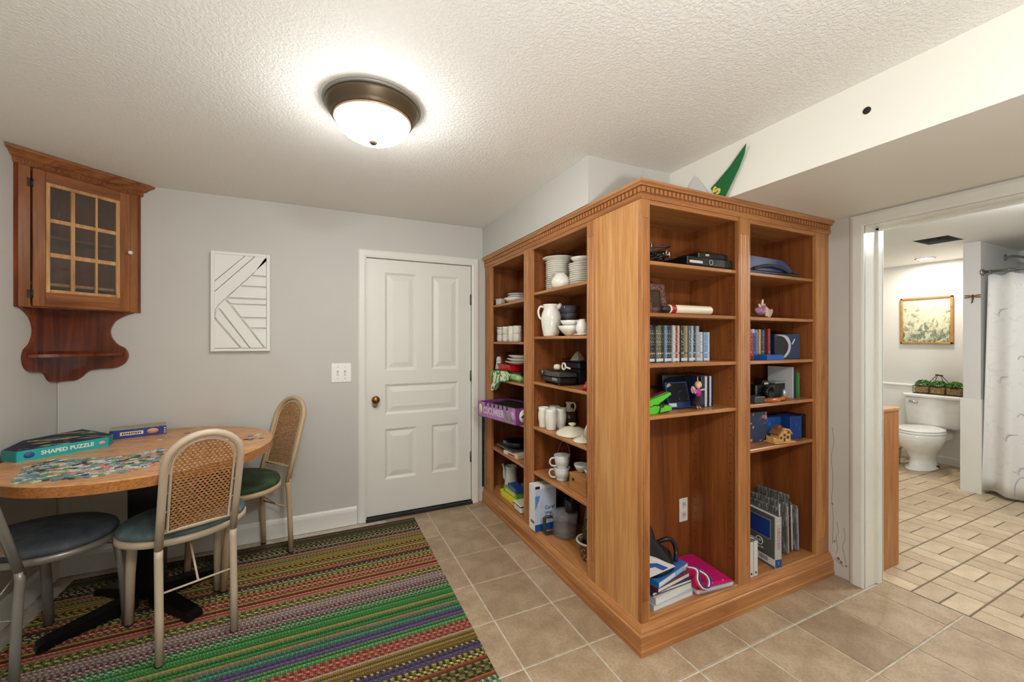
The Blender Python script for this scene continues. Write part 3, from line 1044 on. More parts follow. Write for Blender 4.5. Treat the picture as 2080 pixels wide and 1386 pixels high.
MB().lathe([(0, 0), (.013, 0), (.013, .001), (0, .001)], 20, sy=.8, m=Matrix.Translation((q.x, q.y, .025)) @ Matrix.Rotation(fa, 4, 'Z') @ Matrix.Rotation(R(90), 4, 'X')).build('badge', flat((226, 180, 160), .4), bx)
b2 = thing('puzzle_box', 'small cobalt blue puzzle box with a pale illustrated lid on the table', 'box', (-.975, 3.12, TZ), R(16.9))
MB().bbox(-.124, .124, -.012, .11, 0, .05, .0015).build('carton', flat((28, 56, 140), .35, name='box_cobalt'), b2)
MB().box(-.125, .125, -.0125, .1105, .05, .0535).build('lid', box_art('lid_pale', (170, 166, 140), [(120, 130, 120), (210, 190, 150), (90, 100, 96), (190, 180, 160)], 14), b2)
MB().box(-.08, .02, -.0135, -.012, .016, .036).build('banner', flat((236, 224, 196), .5), b2)
text('lettering', 'JIGSAW', .017, flat((40, 30, 30), .5), b2, (-.03, -.0142, .026), (R(90), 0, 0), bold=.0005) if False else None
for k in range(9):
    MB().box(-.072 + k * .0095, -.066 + k * .0095, -.0145, -.0134, .02 + (k % 3) * .001, .031).build('printed_mark', flat((50, 40, 40), .5), b2)
MB().lathe([(0, 0), (.026, 0), (.026, .0012), (0, .0012)], 20, sy=.62, m=Matrix.Translation((.062, -.0122, .027)) @ Matrix.Rotation(R(90), 4, 'X')).build('badge', flat((224, 160, 130), .4), b2)
for k in range(3):
    MB().box(.113, .121, -.0135, -.012, .008 + k * .013, .015 + k * .013).build('side_mark', flat((220, 214, 200), .5), b2)

def piece_poly(kind):
    s = .011
    tabs = {0: (1, -1, 1, -1), 1: (1, 1, -1, -1), 2: (-1, 1, 1, 1)}[kind]
    out = []
    for e in range(4):
        a = e * PI / 2
        c_, s_ = math.cos(a), math.sin(a)
        t = tabs[e] * .0045
        for (x, y) in ((-s, -s), (-.003, -s), (-.0035, -s - t), (.0035, -s - t), (.003, -s)):
            out.append((x * c_ - y * s_, x * s_ + y * c_))
    return out
PCOL = [(120, 140, 140), (44, 58, 74), (176, 196, 202), (96, 140, 96), (214, 206, 180), (150, 176, 170), (206, 130, 122), (84, 120, 150), (190, 150, 96), (70, 84, 92)]
PNAME = ['grey-teal', 'dark navy', 'pale blue', 'leaf green', 'cream', 'sea green', 'coral pink', 'steel blue', 'tan', 'slate']
PM = {}
for k in range(3):
    for q, col in enumerate(PCOL):
        me = MB().prism(piece_poly(k), 0, .0022, 'z').build('tmp', flat(col, .5, var=.25, vs=160)).data
        PM[k, q] = me
for o in [o for o in bpy.data.objects if o.name.startswith('tmp')]:
    bpy.data.objects.remove(o)
rp = random.Random(11)
pile = [(-1.057, 2.206), (-1.108, 2.35), (-1.15, 2.47), (-1.12, 2.58), (-1.015, 2.542), (-.845, 2.507), (-.723, 2.6), (-.65, 2.285), (-.724, 2.2), (-.87, 2.18), (-.968, 2.195)]
pile = [(x * KT, y * KT) for x, y in pile]
def inpoly(x, y, P):
    c = False
    for i in range(len(P)):
        (x1, y1), (x2, y2) = P[i - 1], P[i]
        if (y1 > y) != (y2 > y) and x < (x2 - x1) * (y - y1) / (y2 - y1) + x1:
            c = not c
    return c
spots = []
tries = 0
while len(spots) < 262 and tries < 40000:
    tries += 1
    x, y = rp.uniform(-1.22, -.66), rp.uniform(2.25, 2.72)
    if inpoly(x, y, pile) and all((x - a) ** 2 + (y - b) ** 2 > .0195 ** 2 for a, b in spots):
        spots.append((x, y))
for k in range(13):
    for _ in range(50):
        x, y = rp.gauss(-.40, .04), rp.gauss(2.80, .05)
        if all((x - a) ** 2 + (y - b) ** 2 > .024 ** 2 for a, b in spots):
            spots.append((x, y)); break
spots += [(-.81, 3.25), (-.82, 3.05), (-.83, 2.96), (-.74, 3.1), (-.57, 3.05)]
for i, (x, y) in enumerate(spots):
    cb = int(max(0, min(9, rp.gauss(3.0 + 3 * (x + 1.1), 3.2)))) if rp.random() < .7 else rp.randrange(10)
    o = link('puzzle_piece', PM[rp.randrange(3), cb])
    put(o, (x, y, TZ + .0002 + rp.random() * .0003), rp.random() * 2 * PI)
    cn = PNAME[cb]
    if i >= len(spots) - 5:
        lb, gr_ = '%s jigsaw piece lying apart behind the pile on the table' % cn, 'stray %s jigsaw pieces' % cn
    elif x > -.62:
        lb, gr_ = '%s jigsaw piece in the small cluster by the rounded table end' % cn, '%s pieces in the small cluster' % cn
    else:
        lb, gr_ = '%s jigsaw piece in the big pile before the teal puzzle box' % cn, '%s pieces in the big pile' % cn
    tag(o, lb, 'puzzle piece', gr_)

# ---------------------------------------------------------------- built-in bookcase wrapping the corner
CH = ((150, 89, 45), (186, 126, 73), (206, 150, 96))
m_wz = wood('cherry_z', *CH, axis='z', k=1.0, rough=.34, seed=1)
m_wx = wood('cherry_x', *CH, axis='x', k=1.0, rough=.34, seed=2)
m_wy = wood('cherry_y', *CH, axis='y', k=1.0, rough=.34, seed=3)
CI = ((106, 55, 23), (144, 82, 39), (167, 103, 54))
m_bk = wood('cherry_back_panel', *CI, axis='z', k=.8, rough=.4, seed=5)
X0, Y0 = 1.304, 1.400
bc_ = thing('bookcase', 'large honey-stained wooden bookcase wrapping the corner with dentil crown', 'bookcase', (X0, Y0, 0))
def wp(name, mb, mat, par=bc_):
    o = mb.build(name, mat, par)
    if par is bc_:
        o.location = (-X0, -Y0, 0)
    return o
def bxp(name, x0, x1, y0, y1, z0, z1, mat, b=.002, par=bc_):
    return wp(name, MB().bbox(x0, x1, y0, y1, z0, z1, b), mat, par)
ZT, ZF = 2.05, .137
# left run (faces the table side)
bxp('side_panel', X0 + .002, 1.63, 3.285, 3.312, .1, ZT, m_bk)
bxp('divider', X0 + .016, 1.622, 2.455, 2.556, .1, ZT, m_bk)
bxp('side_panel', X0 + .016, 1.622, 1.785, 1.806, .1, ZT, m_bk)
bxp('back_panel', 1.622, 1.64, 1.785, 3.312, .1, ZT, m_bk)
bxp('top_panel', X0 + .004, 1.64, 1.74, 3.312, 2.035, 2.06, m_wy)
bxp('bottom_panel', X0 + .004, 1.63, 1.79, 3.30, .11, ZF - .004, m_wy)
# front run (faces the doorway side)
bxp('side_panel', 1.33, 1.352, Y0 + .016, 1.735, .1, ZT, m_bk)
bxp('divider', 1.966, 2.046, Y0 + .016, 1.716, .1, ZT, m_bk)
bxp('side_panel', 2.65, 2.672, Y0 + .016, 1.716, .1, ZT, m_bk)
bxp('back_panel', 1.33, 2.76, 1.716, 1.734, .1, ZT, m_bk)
bxp('top_panel', X0 + .004, 2.78, Y0 + .004, 1.735, 2.035, 2.06, m_wx)
bxp('bottom_panel', 1.34, 2.76, Y0 + .004, 1.72, .11, ZF, m_wx)
bxp('cover_board', X0 + .01, 1.76, Y0 + .01, 3.31, 2.105, 2.122, m_wy) if False else None
# face frame: fluted stiles
def fluted(u0, u1, n, depth, th, z0, z1, face):
    """stile with n round flutes between z0+.12 and z1-.1; face 'x' looks to -X, 'y' to -Y"""
    w_ = u1 - u0
    pts = [(u0, 0)]
    fw = w_ * .74 / n
    s = u0 + w_ * .13
    for k in range(n):
        for j in range(6):
            a = j / 5
            pts.append((s + fw * k + fw * (.1 + .8 * a), depth * math.sin(PI * a)))
    pts += [(u1, 0), (u1, th), (u0, th)]
    mb = MB()
    def pr(poly, a, b):
        if face == 'y':
            mb.prism([(u, Y0 + d) for u, d in poly], a, b, 'z')
        else:
            mb.prism([(X0 + d, u) for u, d in poly], a, b, 'z')
    pr([(u0, 0), (u1, 0), (u1, th), (u0, th)], z0, z0 + .12)
    pr(pts, z0 + .12, z1 - .09)
    pr([(u0, 0), (u1, 0), (u1, th), (u0, th)], z1 - .09, z1)
    return mb
wp('stile', fluted(X0, 1.354, 3, .006, .022, .1, ZT, 'y'), m_wz)
wp('stile', fluted(1.959, 2.053, 4, .005, .02, .1, ZT, 'y'), m_wz)
wp('stile', fluted(2.645, 2.751, 4, .005, .02, .1, ZT, 'y'), m_wz)
bxp('filler', 2.751, 2.784, Y0 + .003, 1.45, .1, ZT, m_wz)
wp('stile', fluted(1.739, 1.813, 3, .006, .022, .1, ZT, 'x'), m_wz)
wp('stile', fluted(2.447, 2.566, 4, .005, .02, .1, ZT, 'x'), m_wz)
wp('stile', fluted(3.171, 3.312, 4, .005, .02, .1, ZT, 'x'), m_wz)
m_end = wood('cherry_end_lit', (184, 120, 62), (212, 154, 92), (226, 175, 114), axis='z', k=.9, rough=.32, seed=8)  # lighter copy of the cherry: lamp light on this side painted in
bxp('end_panel', X0, X0 + .02, Y0 + .022, 1.739, .1, ZT, m_end, .001)
bxp('rail', X0 + .001, X0 + .02, 1.813, 3.171, 2.022, ZT, m_wy)
bxp('rail', 1.354, 2.645, Y0 + .001, Y0 + .02, 2.022, ZT, m_wx)
bxp('rail', X0 + .001, X0 + .02, 1.813, 3.171, .1, ZF - .002, m_wy)
bxp('rail', 1.354, 2.645, Y0 + .001, Y0 + .02, .1, ZF - .002, m_wx)
# shelves
FAR = (1.70, 1.393, 1.088, .795, .503)
NEAR = (1.730, 1.430, 1.122, .815, .509)
FLB = (1.770, 1.531, 1.294, 1.053)
FRB = (1.769, 1.530, 1.293, 1.058, .818)
ST = .018
for z in FAR:
    bxp('shelf', X0 + .012, 1.622, 2.556, 3.285, z - ST, z, m_wy, .003)
for z in NEAR:
    bxp('shelf', X0 + .012, 1.622, 1.806, 2.455, z - ST, z, m_wy, .003)
for z in FLB:
    bxp('shelf', 1.352, 1.966, Y0 + .012, 1.716, z - ST, z, m_wx, .003)
for z in FRB:
    bxp('shelf', 2.046, 2.65, Y0 + .012, 1.716, z - ST, z, m_wx, .003)
# peg holes on the bay sides
m_hole = flat((60, 28, 12), .8)
def pegs(name, pts, axis):
    mb = MB()
    for p in pts:
        if axis == 'y':
            mb.box(p[0] - .0025, p[0] + .0025, p[1] - .0006, p[1] + .0006, p[2] - .0025, p[2] + .0025)
        else:
            mb.box(p[0] - .0006, p[0] + .0006, p[1] - .0025, p[1] + .0025, p[2] - .0025, p[2] + .0025)
    o = wp(name, mb, m_hole)
    o['kind'] = 'stuff'
pegs('peg_hole_row', [(1.36, 2.4546, .25 + k * .05) for k in range(35)] + [(1.57, 2.4546, .25 + k * .05) for k in range(35)], 'y')
pegs('peg_hole_row', [(1.9656, 1.45, .25 + k * .05) for k in range(35)] + [(1.9656, 1.67, .25 + k * .05) for k in range(35)], 'x')
# base and crown swept round the corner
def sweepL(prof, y_end, x_end):
    path = [((X0, y_end), (-1, 0)), ((X0, Y0), (-1, -1)), ((x_end, Y0), (0, -1))]
    vs, n = [], len(prof)
    for (px, py), (dx, dy) in path:
        for d, z in prof:
            vs.append((px + dx * d, py + dy * d, z))
    segs = []
    for k in range(2):
        segs.append(MB().add(vs[k * n:(k + 2) * n], [(i, (i + 1) % n, n + (i + 1) % n, n + i) for i in range(n)] + [tuple(range(n)), tuple(range(2 * n - 1, n - 1, -1))]))
    return segs
bp_ = [(-.01, 0), (.028, 0), (.028, .022), (.0245, .028), (.0245, .084), (.021, .089), (.017, .091), (.017, .098), (.012, .108), (.006, .118), (.002, .125), (-.01, .125)]
for s_, m_ in zip(sweepL(bp_, 3.318, 2.784), (m_wy, m_wx)):
    wp('base_moulding', s_, m_)
cp_ = [(-.01, 2.043), (.004, 2.043), (.006, 2.048), (.009, 2.052), (.009, 2.064), (.006, 2.066), (.006, 2.095), (.018, 2.097), (.020, 2.103), (.025, 2.107), (.029, 2.110), (.029, 2.1195), (-.01, 2.1195)]
crowns = []
for s_, m_ in zip(sweepL(cp_, 3.318, 2.79), (m_wy, m_wx)):
    crowns.append(wp('crown_moulding', s_, m_))
dmx = MB().bbox(-.0095, 0, -.0078, .0078, -.0115, .0115, .001).build('dentil', m_wz)
dmy = MB().bbox(-.0078, .0078, -.0095, 0, -.0115, .0115, .001).build('dentil', m_wz)
dx_, dy_ = dmx.data, dmy.data
bpy.data.objects.remove(dmx); bpy.data.objects.remove(dmy)
pitch = .0262
for k in range(int((3.30 - Y0) / pitch) + 1):
    o = link('dentil', dx_, crowns[0])
    o.location = (X0 - .006, Y0 + .001 + k * pitch, 2.0805)
for k in range(int((2.77 - X0) / pitch) + 1):
    o = link('dentil', dy_, crowns[1])
    o.location = (X0 + .001 + k * pitch, Y0 - .006, 2.0805)
wp('top_cover', MB().box(X0 - .02, 1.84, Y0 - .02, 1.771, 2.112, 2.12).box(1.84, 2.784, Y0 - .004, 1.72, 2.10, 2.112), m_wx)

# ---------------------------------------------------------------- crockery
FAR = tuple(z + .0007 for z in FAR)
NEAR = tuple(z + .0007 for z in NEAR)
ZFL = ZF - .0033
ZF = ZF - .0033
def glaze(name, rgb, rough=.16):
    t = NT(name, rough)
    f = t.noise(t.coord(), 14, 2)
    t.color(t.ramp(f, [(.3, tuple(v * .97 for v in rgb)), (.7, rgb)]))
    return t.m
m_cer = glaze('ceramic_white', (238, 234, 222))
m_cer2 = glaze('ceramic_cream', (230, 222, 198))
m_cerg = glaze('ceramic_greywhite', (214, 214, 210))
ORD = ['lowest', 'second', 'third', 'fourth', 'fifth', 'sixth', 'seventh', 'eighth', 'ninth', 'tenth', 'eleventh', 'twelfth', 'thirteenth', 'fourteenth', 'fifteenth', 'sixteenth', 'seventeenth', 'eighteenth', 'nineteenth', 'twentieth', 'twenty-first', 'twenty-second', 'twenty-third', 'twenty-fourth']
ORD1 = ['first'] + ORD[1:]
def plate_mesh(r, h=.012):
    return [(0, 0), (r * .6, 0), (r * .62, .002), (r * .97, h - .003), (r, h), (r * .99, h + .002), (r * .95, h + .0015), (r * .62, .005), (0, .0045)]
def one(name, label, cat, mb, mat, loc, rz=0, group=None, rot=None):
    o = mb.build(name, mat)
    put(o, loc, rz, rot)
    return tag(o, label, cat, group)
def mug(name, label, loc, rz, r=.034, h=.085, prof=None, mat=m_cer, handle=True, group=None, band=None):
    t = thing(name, label, 'mug' if handle else 'tumbler', loc, rz, group)
    pr = prof or [(0, 0), (r * .8, 0), (r * .86, .004), (r * .95, h * .4), (r, h), (r * .93, h), (r * .86, h * .4), (r * .7, .008), (0, .008)]
    MB().lathe(pr, 24).build('cup', mat, t)
    if handle:
        pts = spline([(r * .86, 0, h * .82), (r * 1.5, 0, h * .80), (r * 1.72, 0, h * .5), (r * 1.4, 0, h * .22), (r * .84, 0, h * .2)], 4)
        MB().tube(pts, r * .12, 8).build('handle', mat, t)
    if band:
        MB().lathe([(r * .985, h * .5), (r * 1.0, h * .5), (r * 1.005, h * .56), (r * .985, h * .56)], 24, ring=True).build('band', band, t)
    return t
def bowl(name, label, loc, r, h, mat=m_cer, cat='bowl'):
    return one(name, label, cat, MB().lathe([(0, 0), (r * .45, 0), (r * .5, .004), (r * .8, h * .5), (r, h), (r * .96, h), (r * .75, h * .5), (r * .45, .009), (0, .008)], 32), mat, loc)
def box_thing(name, label, cat, loc, dims, mat, rz=0, b=.002):
    t = thing(name, label, cat, loc, rz)
    MB().bbox(-dims[0] / 2, dims[0] / 2, -dims[1] / 2, dims[1] / 2, 0, dims[2], b).build('carton', mat, t)
    return t

# near bay, top shelf: two stacks of dinner plates
def plate_stack(x, y, z, r, n, pitch_, where, wob=.002):
    me = MB().lathe(plate_mesh(r), 36).build('dinner_plate', m_cer).data
    for o in [o for o in bpy.data.objects if o.data is me]:
        bpy.data.objects.remove(o)
    for k in range(n):
        o = link('dinner_plate', me)
        put(o, (x + random.uniform(-wob, wob), y + random.uniform(-wob, wob), z + k * pitch_), random.random() * 6)
        tag(o, 'white plate, %s from the bottom of the %s' % (ORD[k], where) if k else 'white plate, lowest in the %s' % where, 'plate', 'plates in the ' + where)
    return z + n * pitch_
zt_ = plate_stack(1.455, 2.345, NEAR[0], .088, 15, .0133, 'tall plate stack beside the bay divider')
one('serving_plate', 'wide white serving plate crowning the tall plate stack', 'plate', MB().lathe(plate_mesh(.115, .02), 36), m_cer, (1.455, 2.335, zt_ + .0035))
zt2 = plate_stack(1.47, 2.09, NEAR[0], .084, 11, .0133, 'plate stack by the near side panel')
bowl('shallow_bowl', 'white shallow bowl on top of the plate stack by the side panel', (1.47, 2.09, zt2 + .0035), .075, .035)
tl = thing('sugar_jug', 'squat white spouted jug standing in front of the plate stacks', 'jug', (1.385, 2.02 + .06, NEAR[0]))
tl.location = (1.378, 2.195, NEAR[0])
tl.scale = (1.35, 1.35, 1.35)
MB().lathe([(0, 0), (.03, 0), (.042, .012), (.046, .03), (.04, .05), (.026, .066), (.02, .074), (.016, .072), (0, .06)], 24).build('body', m_cer, tl)
MB().tube([(0, .02, .05), (0, .034, .072), (0, .042, .082)], [.014, .011, .007], 8).build('spout', m_cer, tl)
# near bay, second shelf
pj = thing('pitcher', 'tall white glazed ceramic pitcher beside the stacked bowls', 'pitcher', (1.385, 2.325, NEAR[1]), R(132))
MB().lathe([(0, 0), (.05, 0), (.052, .006), (.062, .06), (.068, .11), (.062, .15), (.05, .178), (.051, .2), (.056, .212), (.052, .212), (.046, .18), (.05, .15), (0, .02)], 32).build('body', m_cer, pj)
MB().tube(spline([(.05, 0, .195), (.075, 0, .2), (.09, 0, .17), (.082, 0, .13), (.066, 0, .115)], 4), .0075, 8).build('handle', m_cer, pj)
MB().tube([(-.045, 0, .19), (-.06, 0, .205), (-.068, 0, .214)], [.02, .014, .008], 8).build('spout', m_cer, pj)
m_gl = glassy('clear_glass', (150, 160, 175), .05, .4)
for k in range(3):
    bowl('glass_bowl', 'clear glass mixing bowl, %s of three stacked behind the white pitcher' % ['lowest', 'middle one', 'topmost'][k], (1.535, 2.36, NEAR[1] + .03 + k * .055), .075, .07, m_gl).name = 'glass_bowl'
bowl('glass_dish', 'overturned blue-tinted glass dish under the stacked glass bowls', (1.535, 2.36, NEAR[1]), .06, .03, glassy('glass_blue', (110, 130, 190), .1, .6))
bowl('serving_bowl', 'wide white serving bowl beneath a smaller bowl beside the pitcher', (1.405, 2.10, NEAR[1]), .092, .062)
bowl('serving_bowl', 'white bowl nested on the wide serving bowl beside the pitcher', (1.405, 2.10, NEAR[1] + .045), .078, .05)
one('saucer', 'white saucer in front of the wide serving bowl', 'saucer', MB().lathe(plate_mesh(.05, .008), 28), m_cer, (1.36, 1.935, NEAR[1]))
cr_ = thing('creamer', 'small white creamer jug standing on the saucer', 'jug', (1.36, 1.935, NEAR[1] + .0065))
MB().lathe([(0, 0), (.026, 0), (.038, .03), (.034, .055), (.02, .08), (.018, .088), (.014, .086), (0, .07)], 20).build('body', m_cer, cr_)
MB().tube([(0, .03, .06), (0, .045, .085)], [.01, .006], 8).build('spout', m_cer, cr_)
# near bay, third shelf: electric griddle, juicer, dark pan
gr = thing('sandwich_press', 'flat black electric sandwich press with angled handle', 'appliance', (1.395, 2.245, NEAR[2]), R(84))
m_blk = flat((24, 24, 24), .4, name='plastic_black')
MB().bbox(-.13, .13, -.06, .06, .012, .05, .008).build('base', m_blk, gr)
MB().prism([(.15, .05), (-.13, .055), (-.13, .075), (.12, .088), (.19, .075), (.185, .055)], -.058, .058, 'y').build('lid', flat((60, 60, 58), .35, name='plastic_grey'), gr)
MB().lathe([(0, 0), (.014, 0), (.014, .006), (0, .006)], 14, m=Matrix.Translation((.12, .061, .07)) @ Matrix.Rotation(R(-90), 4, 'X')).build('hinge_cap', flat((150, 150, 146), .3, .6), gr)
MB().box(-.1, -.03, .0602, .062, .028, .046).build('badge', flat((150, 146, 136), .4, .4), gr)
for s in (-1, 1):
    MB().bbox(s * .1 - .012, s * .1 + .012, -.05, .05, 0, .012).build('foot', m_blk, gr)
pn = thing('roasting_tin', 'dark ribbed baking tin behind the sandwich press', 'pan', (1.552, 2.25, NEAR[2] + .0925))
MB().bbox(-.06, .06, -.09, .09, 0, .05, .01).build('tin', flat((36, 44, 54), .35, .4), pn)
MB().bbox(-.066, .066, -.096, .096, .05, .056, .002).build('rim', flat((70, 76, 84), .3, .6), pn)
one('tin_stand', 'black box supporting the dark baking tin', 'box', MB().bbox(-.055, .055, -.085, .085, 0, .092, .004), m_blk, (1.556, 2.25, NEAR[2]))
ju = thing('citrus_juicer', 'cream citrus reamer cone resting on the baking tin', 'juicer', (1.545, 2.25, NEAR[2] + .1495))
mb = MB()
prof = [(.05, 0), (.045, .01), (.03, .026), (.016, .044), (.004, .056), (0, .058)]
mb.lathe([(0, 0)] + prof, 20)
mb.build('cone', glaze('juicer_cream', (206, 200, 176), .3), ju)
for k in range(6):
    a = k * PI / 3
    MB().tube([(.046 * math.cos(a), .046 * math.sin(a), .008), (.02 * math.cos(a), .02 * math.sin(a), .04), (.004 * math.cos(a), .004 * math.sin(a), .057)], .003, 5).build('ridge', glaze('juicer_ridge', (226, 220, 200), .3), ju)
for k, (x, y, rr) in enumerate(((1.385, 2.25, 0), (1.395, 2.185, 1))):
    kt = thing('knob_tool', ('cream round knob' if k == 0 else 'cream ring-ended scoop') + ' lying on the black sandwich press', 'utensil', (x, y, NEAR[2] + .0905))
    if k == 0:
        MB().lathe([(0, 0), (.02, .004), (.024, .02), (.018, .034), (0, .038)], 16).build('body', m_cer2, kt)
    else:
        MB().tube([(.0, .02 * math.cos(a), .026 + .02 * math.sin(a)) for a in [q * PI / 8 for q in range(16)]], .006, 8, closed=True).build('ring', m_cer2, kt)
        MB().tube([(0, -.02, .022), (.01, -.06, .014)], .006, 8).build('shaft', m_cer2, kt)
one('red_scoop', 'small red plastic scoop at the end of the sandwich press shelf', 'scoop', MB().lathe([(0, 0), (.022, 0), (.03, .02), (.012, .034), (.006, .05), (0, .05)], 14), flat((150, 30, 24), .4), (1.345, 1.872, NEAR[2]))
# near bay, fourth shelf
tum = [(0, 0), (.031, 0), (.033, .005), (.033, .026), (.039, .056), (.040, .086), (.035, .114), (.039, .134), (.035, .134), (.032, .114), (.035, .07), (0, .012)]
for k, (x, y, w_) in enumerate(((1.375, 2.405, 'beside the bay divider'), (1.378, 2.315, 'in front of the others'), (1.46, 2.325, 'between two others'), (1.466, 2.412, 'in the back corner'))):
    mug('tumbler', 'white waisted ceramic tumbler %s on the jug shelf' % w_, (x, y, NEAR[3]), 0, prof=tum, handle=False)
jg = thing('stoneware_jug', 'brown and white stoneware jug behind the tumblers', 'jug', (1.562, 2.385, NEAR[3]), R(-75))
MB().lathe([(0, 0), (.05, 0), (.056, .02), (.056, .07), (.045, .1)], 24).build('body', glaze('stoneware_brown', (84, 60, 44), .3), jg)
MB().lathe([(.046, .099), (.03, .118), (.017, .126), (.017, .15), (.022, .154), (.022, .162), (.014, .162), (0, .15)], 24).build('neck', m_cer2, jg)
MB().tube(spline([(.018, 0, .15), (.045, 0, .16), (.062, 0, .14), (.048, 0, .1)], 4), .0065, 8).build('handle', m_cer2, jg)
ld = thing('casserole_lid', 'large cream domed casserole lid lying on the shelf', 'lid', (1.422, 2.13, NEAR[3]))
MB().lathe([(0, .002), (.1, .0), (.104, .004), (.1, .012), (.08, .03), (.045, .046), (.02, .05), (0, .05)], 36).build('dome', m_cer2, ld)
MB().lathe([(0, .048), (.014, .048), (.012, .056), (.024, .064), (.024, .07), (.014, .074), (0, .075)], 20).build('knob', m_cer2, ld)
l2 = thing('tureen_lid', 'small cream lid in front of the large casserole lid', 'lid', (1.378, 1.955, NEAR[3]))
MB().lathe([(0, .002), (.055, 0), (.058, .004), (.054, .01), (.03, .022), (0, .028)], 28).build('dome', m_cer2, l2)
MB().lathe([(0, .026), (.008, .026), (.012, .034), (0, .04)], 14).build('knob', m_cer2, l2)
one('upright_plate', 'cream plate standing on edge by the side panel', 'plate', MB().lathe(plate_mesh(.07), 32), m_cer2, (1.40, 1.862, NEAR[3] + .0725), 0, rot=(R(-82), 0, 0))
# near bay, fifth shelf
tr_ = thing('tray', 'round brown lacquered tray leaning against the back', 'tray', (1.50, 2.342, NEAR[4] + .1045), rot=(R(82), 0, R(-100)))
MB().lathe([(0, 0), (.098, 0), (.104, .008), (.1, .008), (.094, .003), (0, .003)], 40).build('disc', flat((74, 46, 30), .25, var=.4, vs=20, name='lacquer_brown'), tr_)
MB().lathe([(.0965, .004), (.104, .004), (.106, .01), (.1, .011)], 40, ring=True).build('rim', flat((150, 104, 62), .35), tr_)
cup = [(0, 0), (.034, 0), (.038, .007), (.034, .013), (.043, .025), (.048, .05), (.047, .06), (.044, .064), (.053, .084), (.049, .084), (.041, .056), (0, .013)]
for k in range(2):
    mug('soup_mug', 'greyish-white handled soup mug, %s of the stacked pair' % ('lower' if k == 0 else 'upper'), (1.40, 2.215, NEAR[4] + k * .0765), R(150 if k == 0 else 165), r=.047, h=.08, prof=cup, mat=m_cerg)
wb_ = box_thing('wooden_box', 'pale wooden box with a dark finger slot', 'box', (1.445, 1.985, NEAR[4]), (.17, .17, .10), wood('box_pine', (150, 90, 40), (190, 130, 72), (206, 152, 94), 'y', 1.5, .45), R(0))
MB().box(-.0865, -.084, -.0 + .03, .055, .06, .074).build('slot', flat((30, 22, 16), .8), wb_)
for k in range(2):
    bowl('small_bowl', 'small white %s bowl on the wooden box' % ('painted' if k else 'plain'), (1.425 + .0 * k, 2.04 - k * .1, NEAR[4] + .101), .044, .045, m_cerg if k == 0 else glaze('bowl_pattern', (206, 210, 204)))
# near bay, floor
cn = thing('pitcher_carton', 'tall white and blue water pitcher carton on the bookcase floor', 'box', (1.365, 2.425, ZF), R(0))
cn.location = (1.362, 2.40, ZF + .0022)
m_cart = flat((236, 238, 240), .4, name='carton_white')
MB().bbox(-.08, .08, -.042, .042, 0, .30, .001).build('carton', m_cart, cn)
MB().box(-.081, .081, -.0428, -.042, 0, .045).build('blue_band', flat((24, 78, 160), .4), cn)
MB().box(-.08, .08, -.0424, -.042, .045, .278).build('printed_face', box_art('carton_print', (196, 208, 230), [(206, 216, 236), (226, 232, 242), (180, 196, 224)], 10, .5), cn)
MB().prism([(-.08, .14), (-.05, .2), (-.045, .235), (-.08, .235)], -.0432, -.0424, 'y').build('blue_triangle', flat((90, 150, 206), .4), cn)
MB().box(-.045, -.02, -.0434, -.0424, .155, .2).build('pitcher_picture', flat((206, 196, 214), .4), cn)
MB().box(-.079, -.045, -.0434, -.042, .28, .298).build('black_corner', flat((26, 30, 40), .4), cn)
text('lettering', 'Caraf', .034, flat((34, 44, 70), .5), cn, (.03, -.0440, .15), (R(90), 0, 0))
text('lettering', 'Wat', .03, flat((34, 44, 70), .5), cn, (.02, -.0440, .112), (R(90), 0, 0))
for k in range(3):
    MB().box(-.0812, -.08, -.03, .02, .05 + k * .006, .053 + k * .006).build('barcode_line', flat((40, 40, 44), .5), cn)
fpz = thing('food_processor', 'clear grey food processor bowl with square handle', 'appliance', (1.445, 2.25, ZF + .0024), R(160))
m_clear = glassy('smoked_plastic', (170, 168, 166), .12, .3)
MB().lathe([(0, 0), (.078, 0), (.08, .006), (.08, .02), (.08, .11), (.086, .118), (.086, .13), (.082, .13), (.076, .11), (.076, .012), (0, .012)], 36).build('bowl', m_clear, fpz)
MB().lathe([(.086, .13), (.088, .135), (.08, .148), (.05, .16), (.02, .172), (0, .176)], 36).build('lid', m_clear, fpz)
MB().lathe([(0, .012), (.07, .012), (.07, .05), (0, .052)], 24).build('drive_base', flat((70, 68, 66), .4), fpz)
MB().lathe([(.03, .16), (.034, .16), (.034, .24), (.03, .24)], 20, c=(-.03, .03, 0), ring=True).build('feed_tube', flat((40, 40, 40), .3), fpz)
MB().tube([(.08, 0, .118), (.125, 0, .12), (.135, 0, .11), (.135, 0, .022), (.125, 0, .012), (.08, 0, .02)], .011, 8).build('handle', flat((52, 52, 52), .4), fpz)
bl = thing('blender_base', 'black blender motor base with a grey jug behind the food processor', 'appliance', (1.56, 2.392, ZF))
MB().bbox(-.06, .06, -.06, .06, 0, .2, .02).build('motor_base', m_blk, bl)
MB().lathe([(0, .2), (.045, .2), (.055, .3), (.05, .3), (0, .21)], 20).build('jug', glassy('smoke_grey', (110, 106, 98), .15, .7), bl)
one('plastic_bag', 'crumpled grey plastic bag behind the food processor', 'bag', MB().lathe([(0, 0), (.052, 0), (.06, .06), (.055, .16), (.04, .24), (.02, .27), (0, .275)], 11, smooth=False), flat((110, 108, 104), .3, name='bag_grey'), (1.553, 2.095, ZF))
bk_ = thing('basket', 'small woven basket holding a dark glossy bundle', 'basket', (1.42, 1.945, ZF))
m_bask = NT('basket_weave', .6)
mf = m_bask.n('ShaderNodeTexVoronoi')
mf.inputs['Scale'].default_value = 70
m_bask.l(m_bask.coord(), mf.inputs['Vector'])
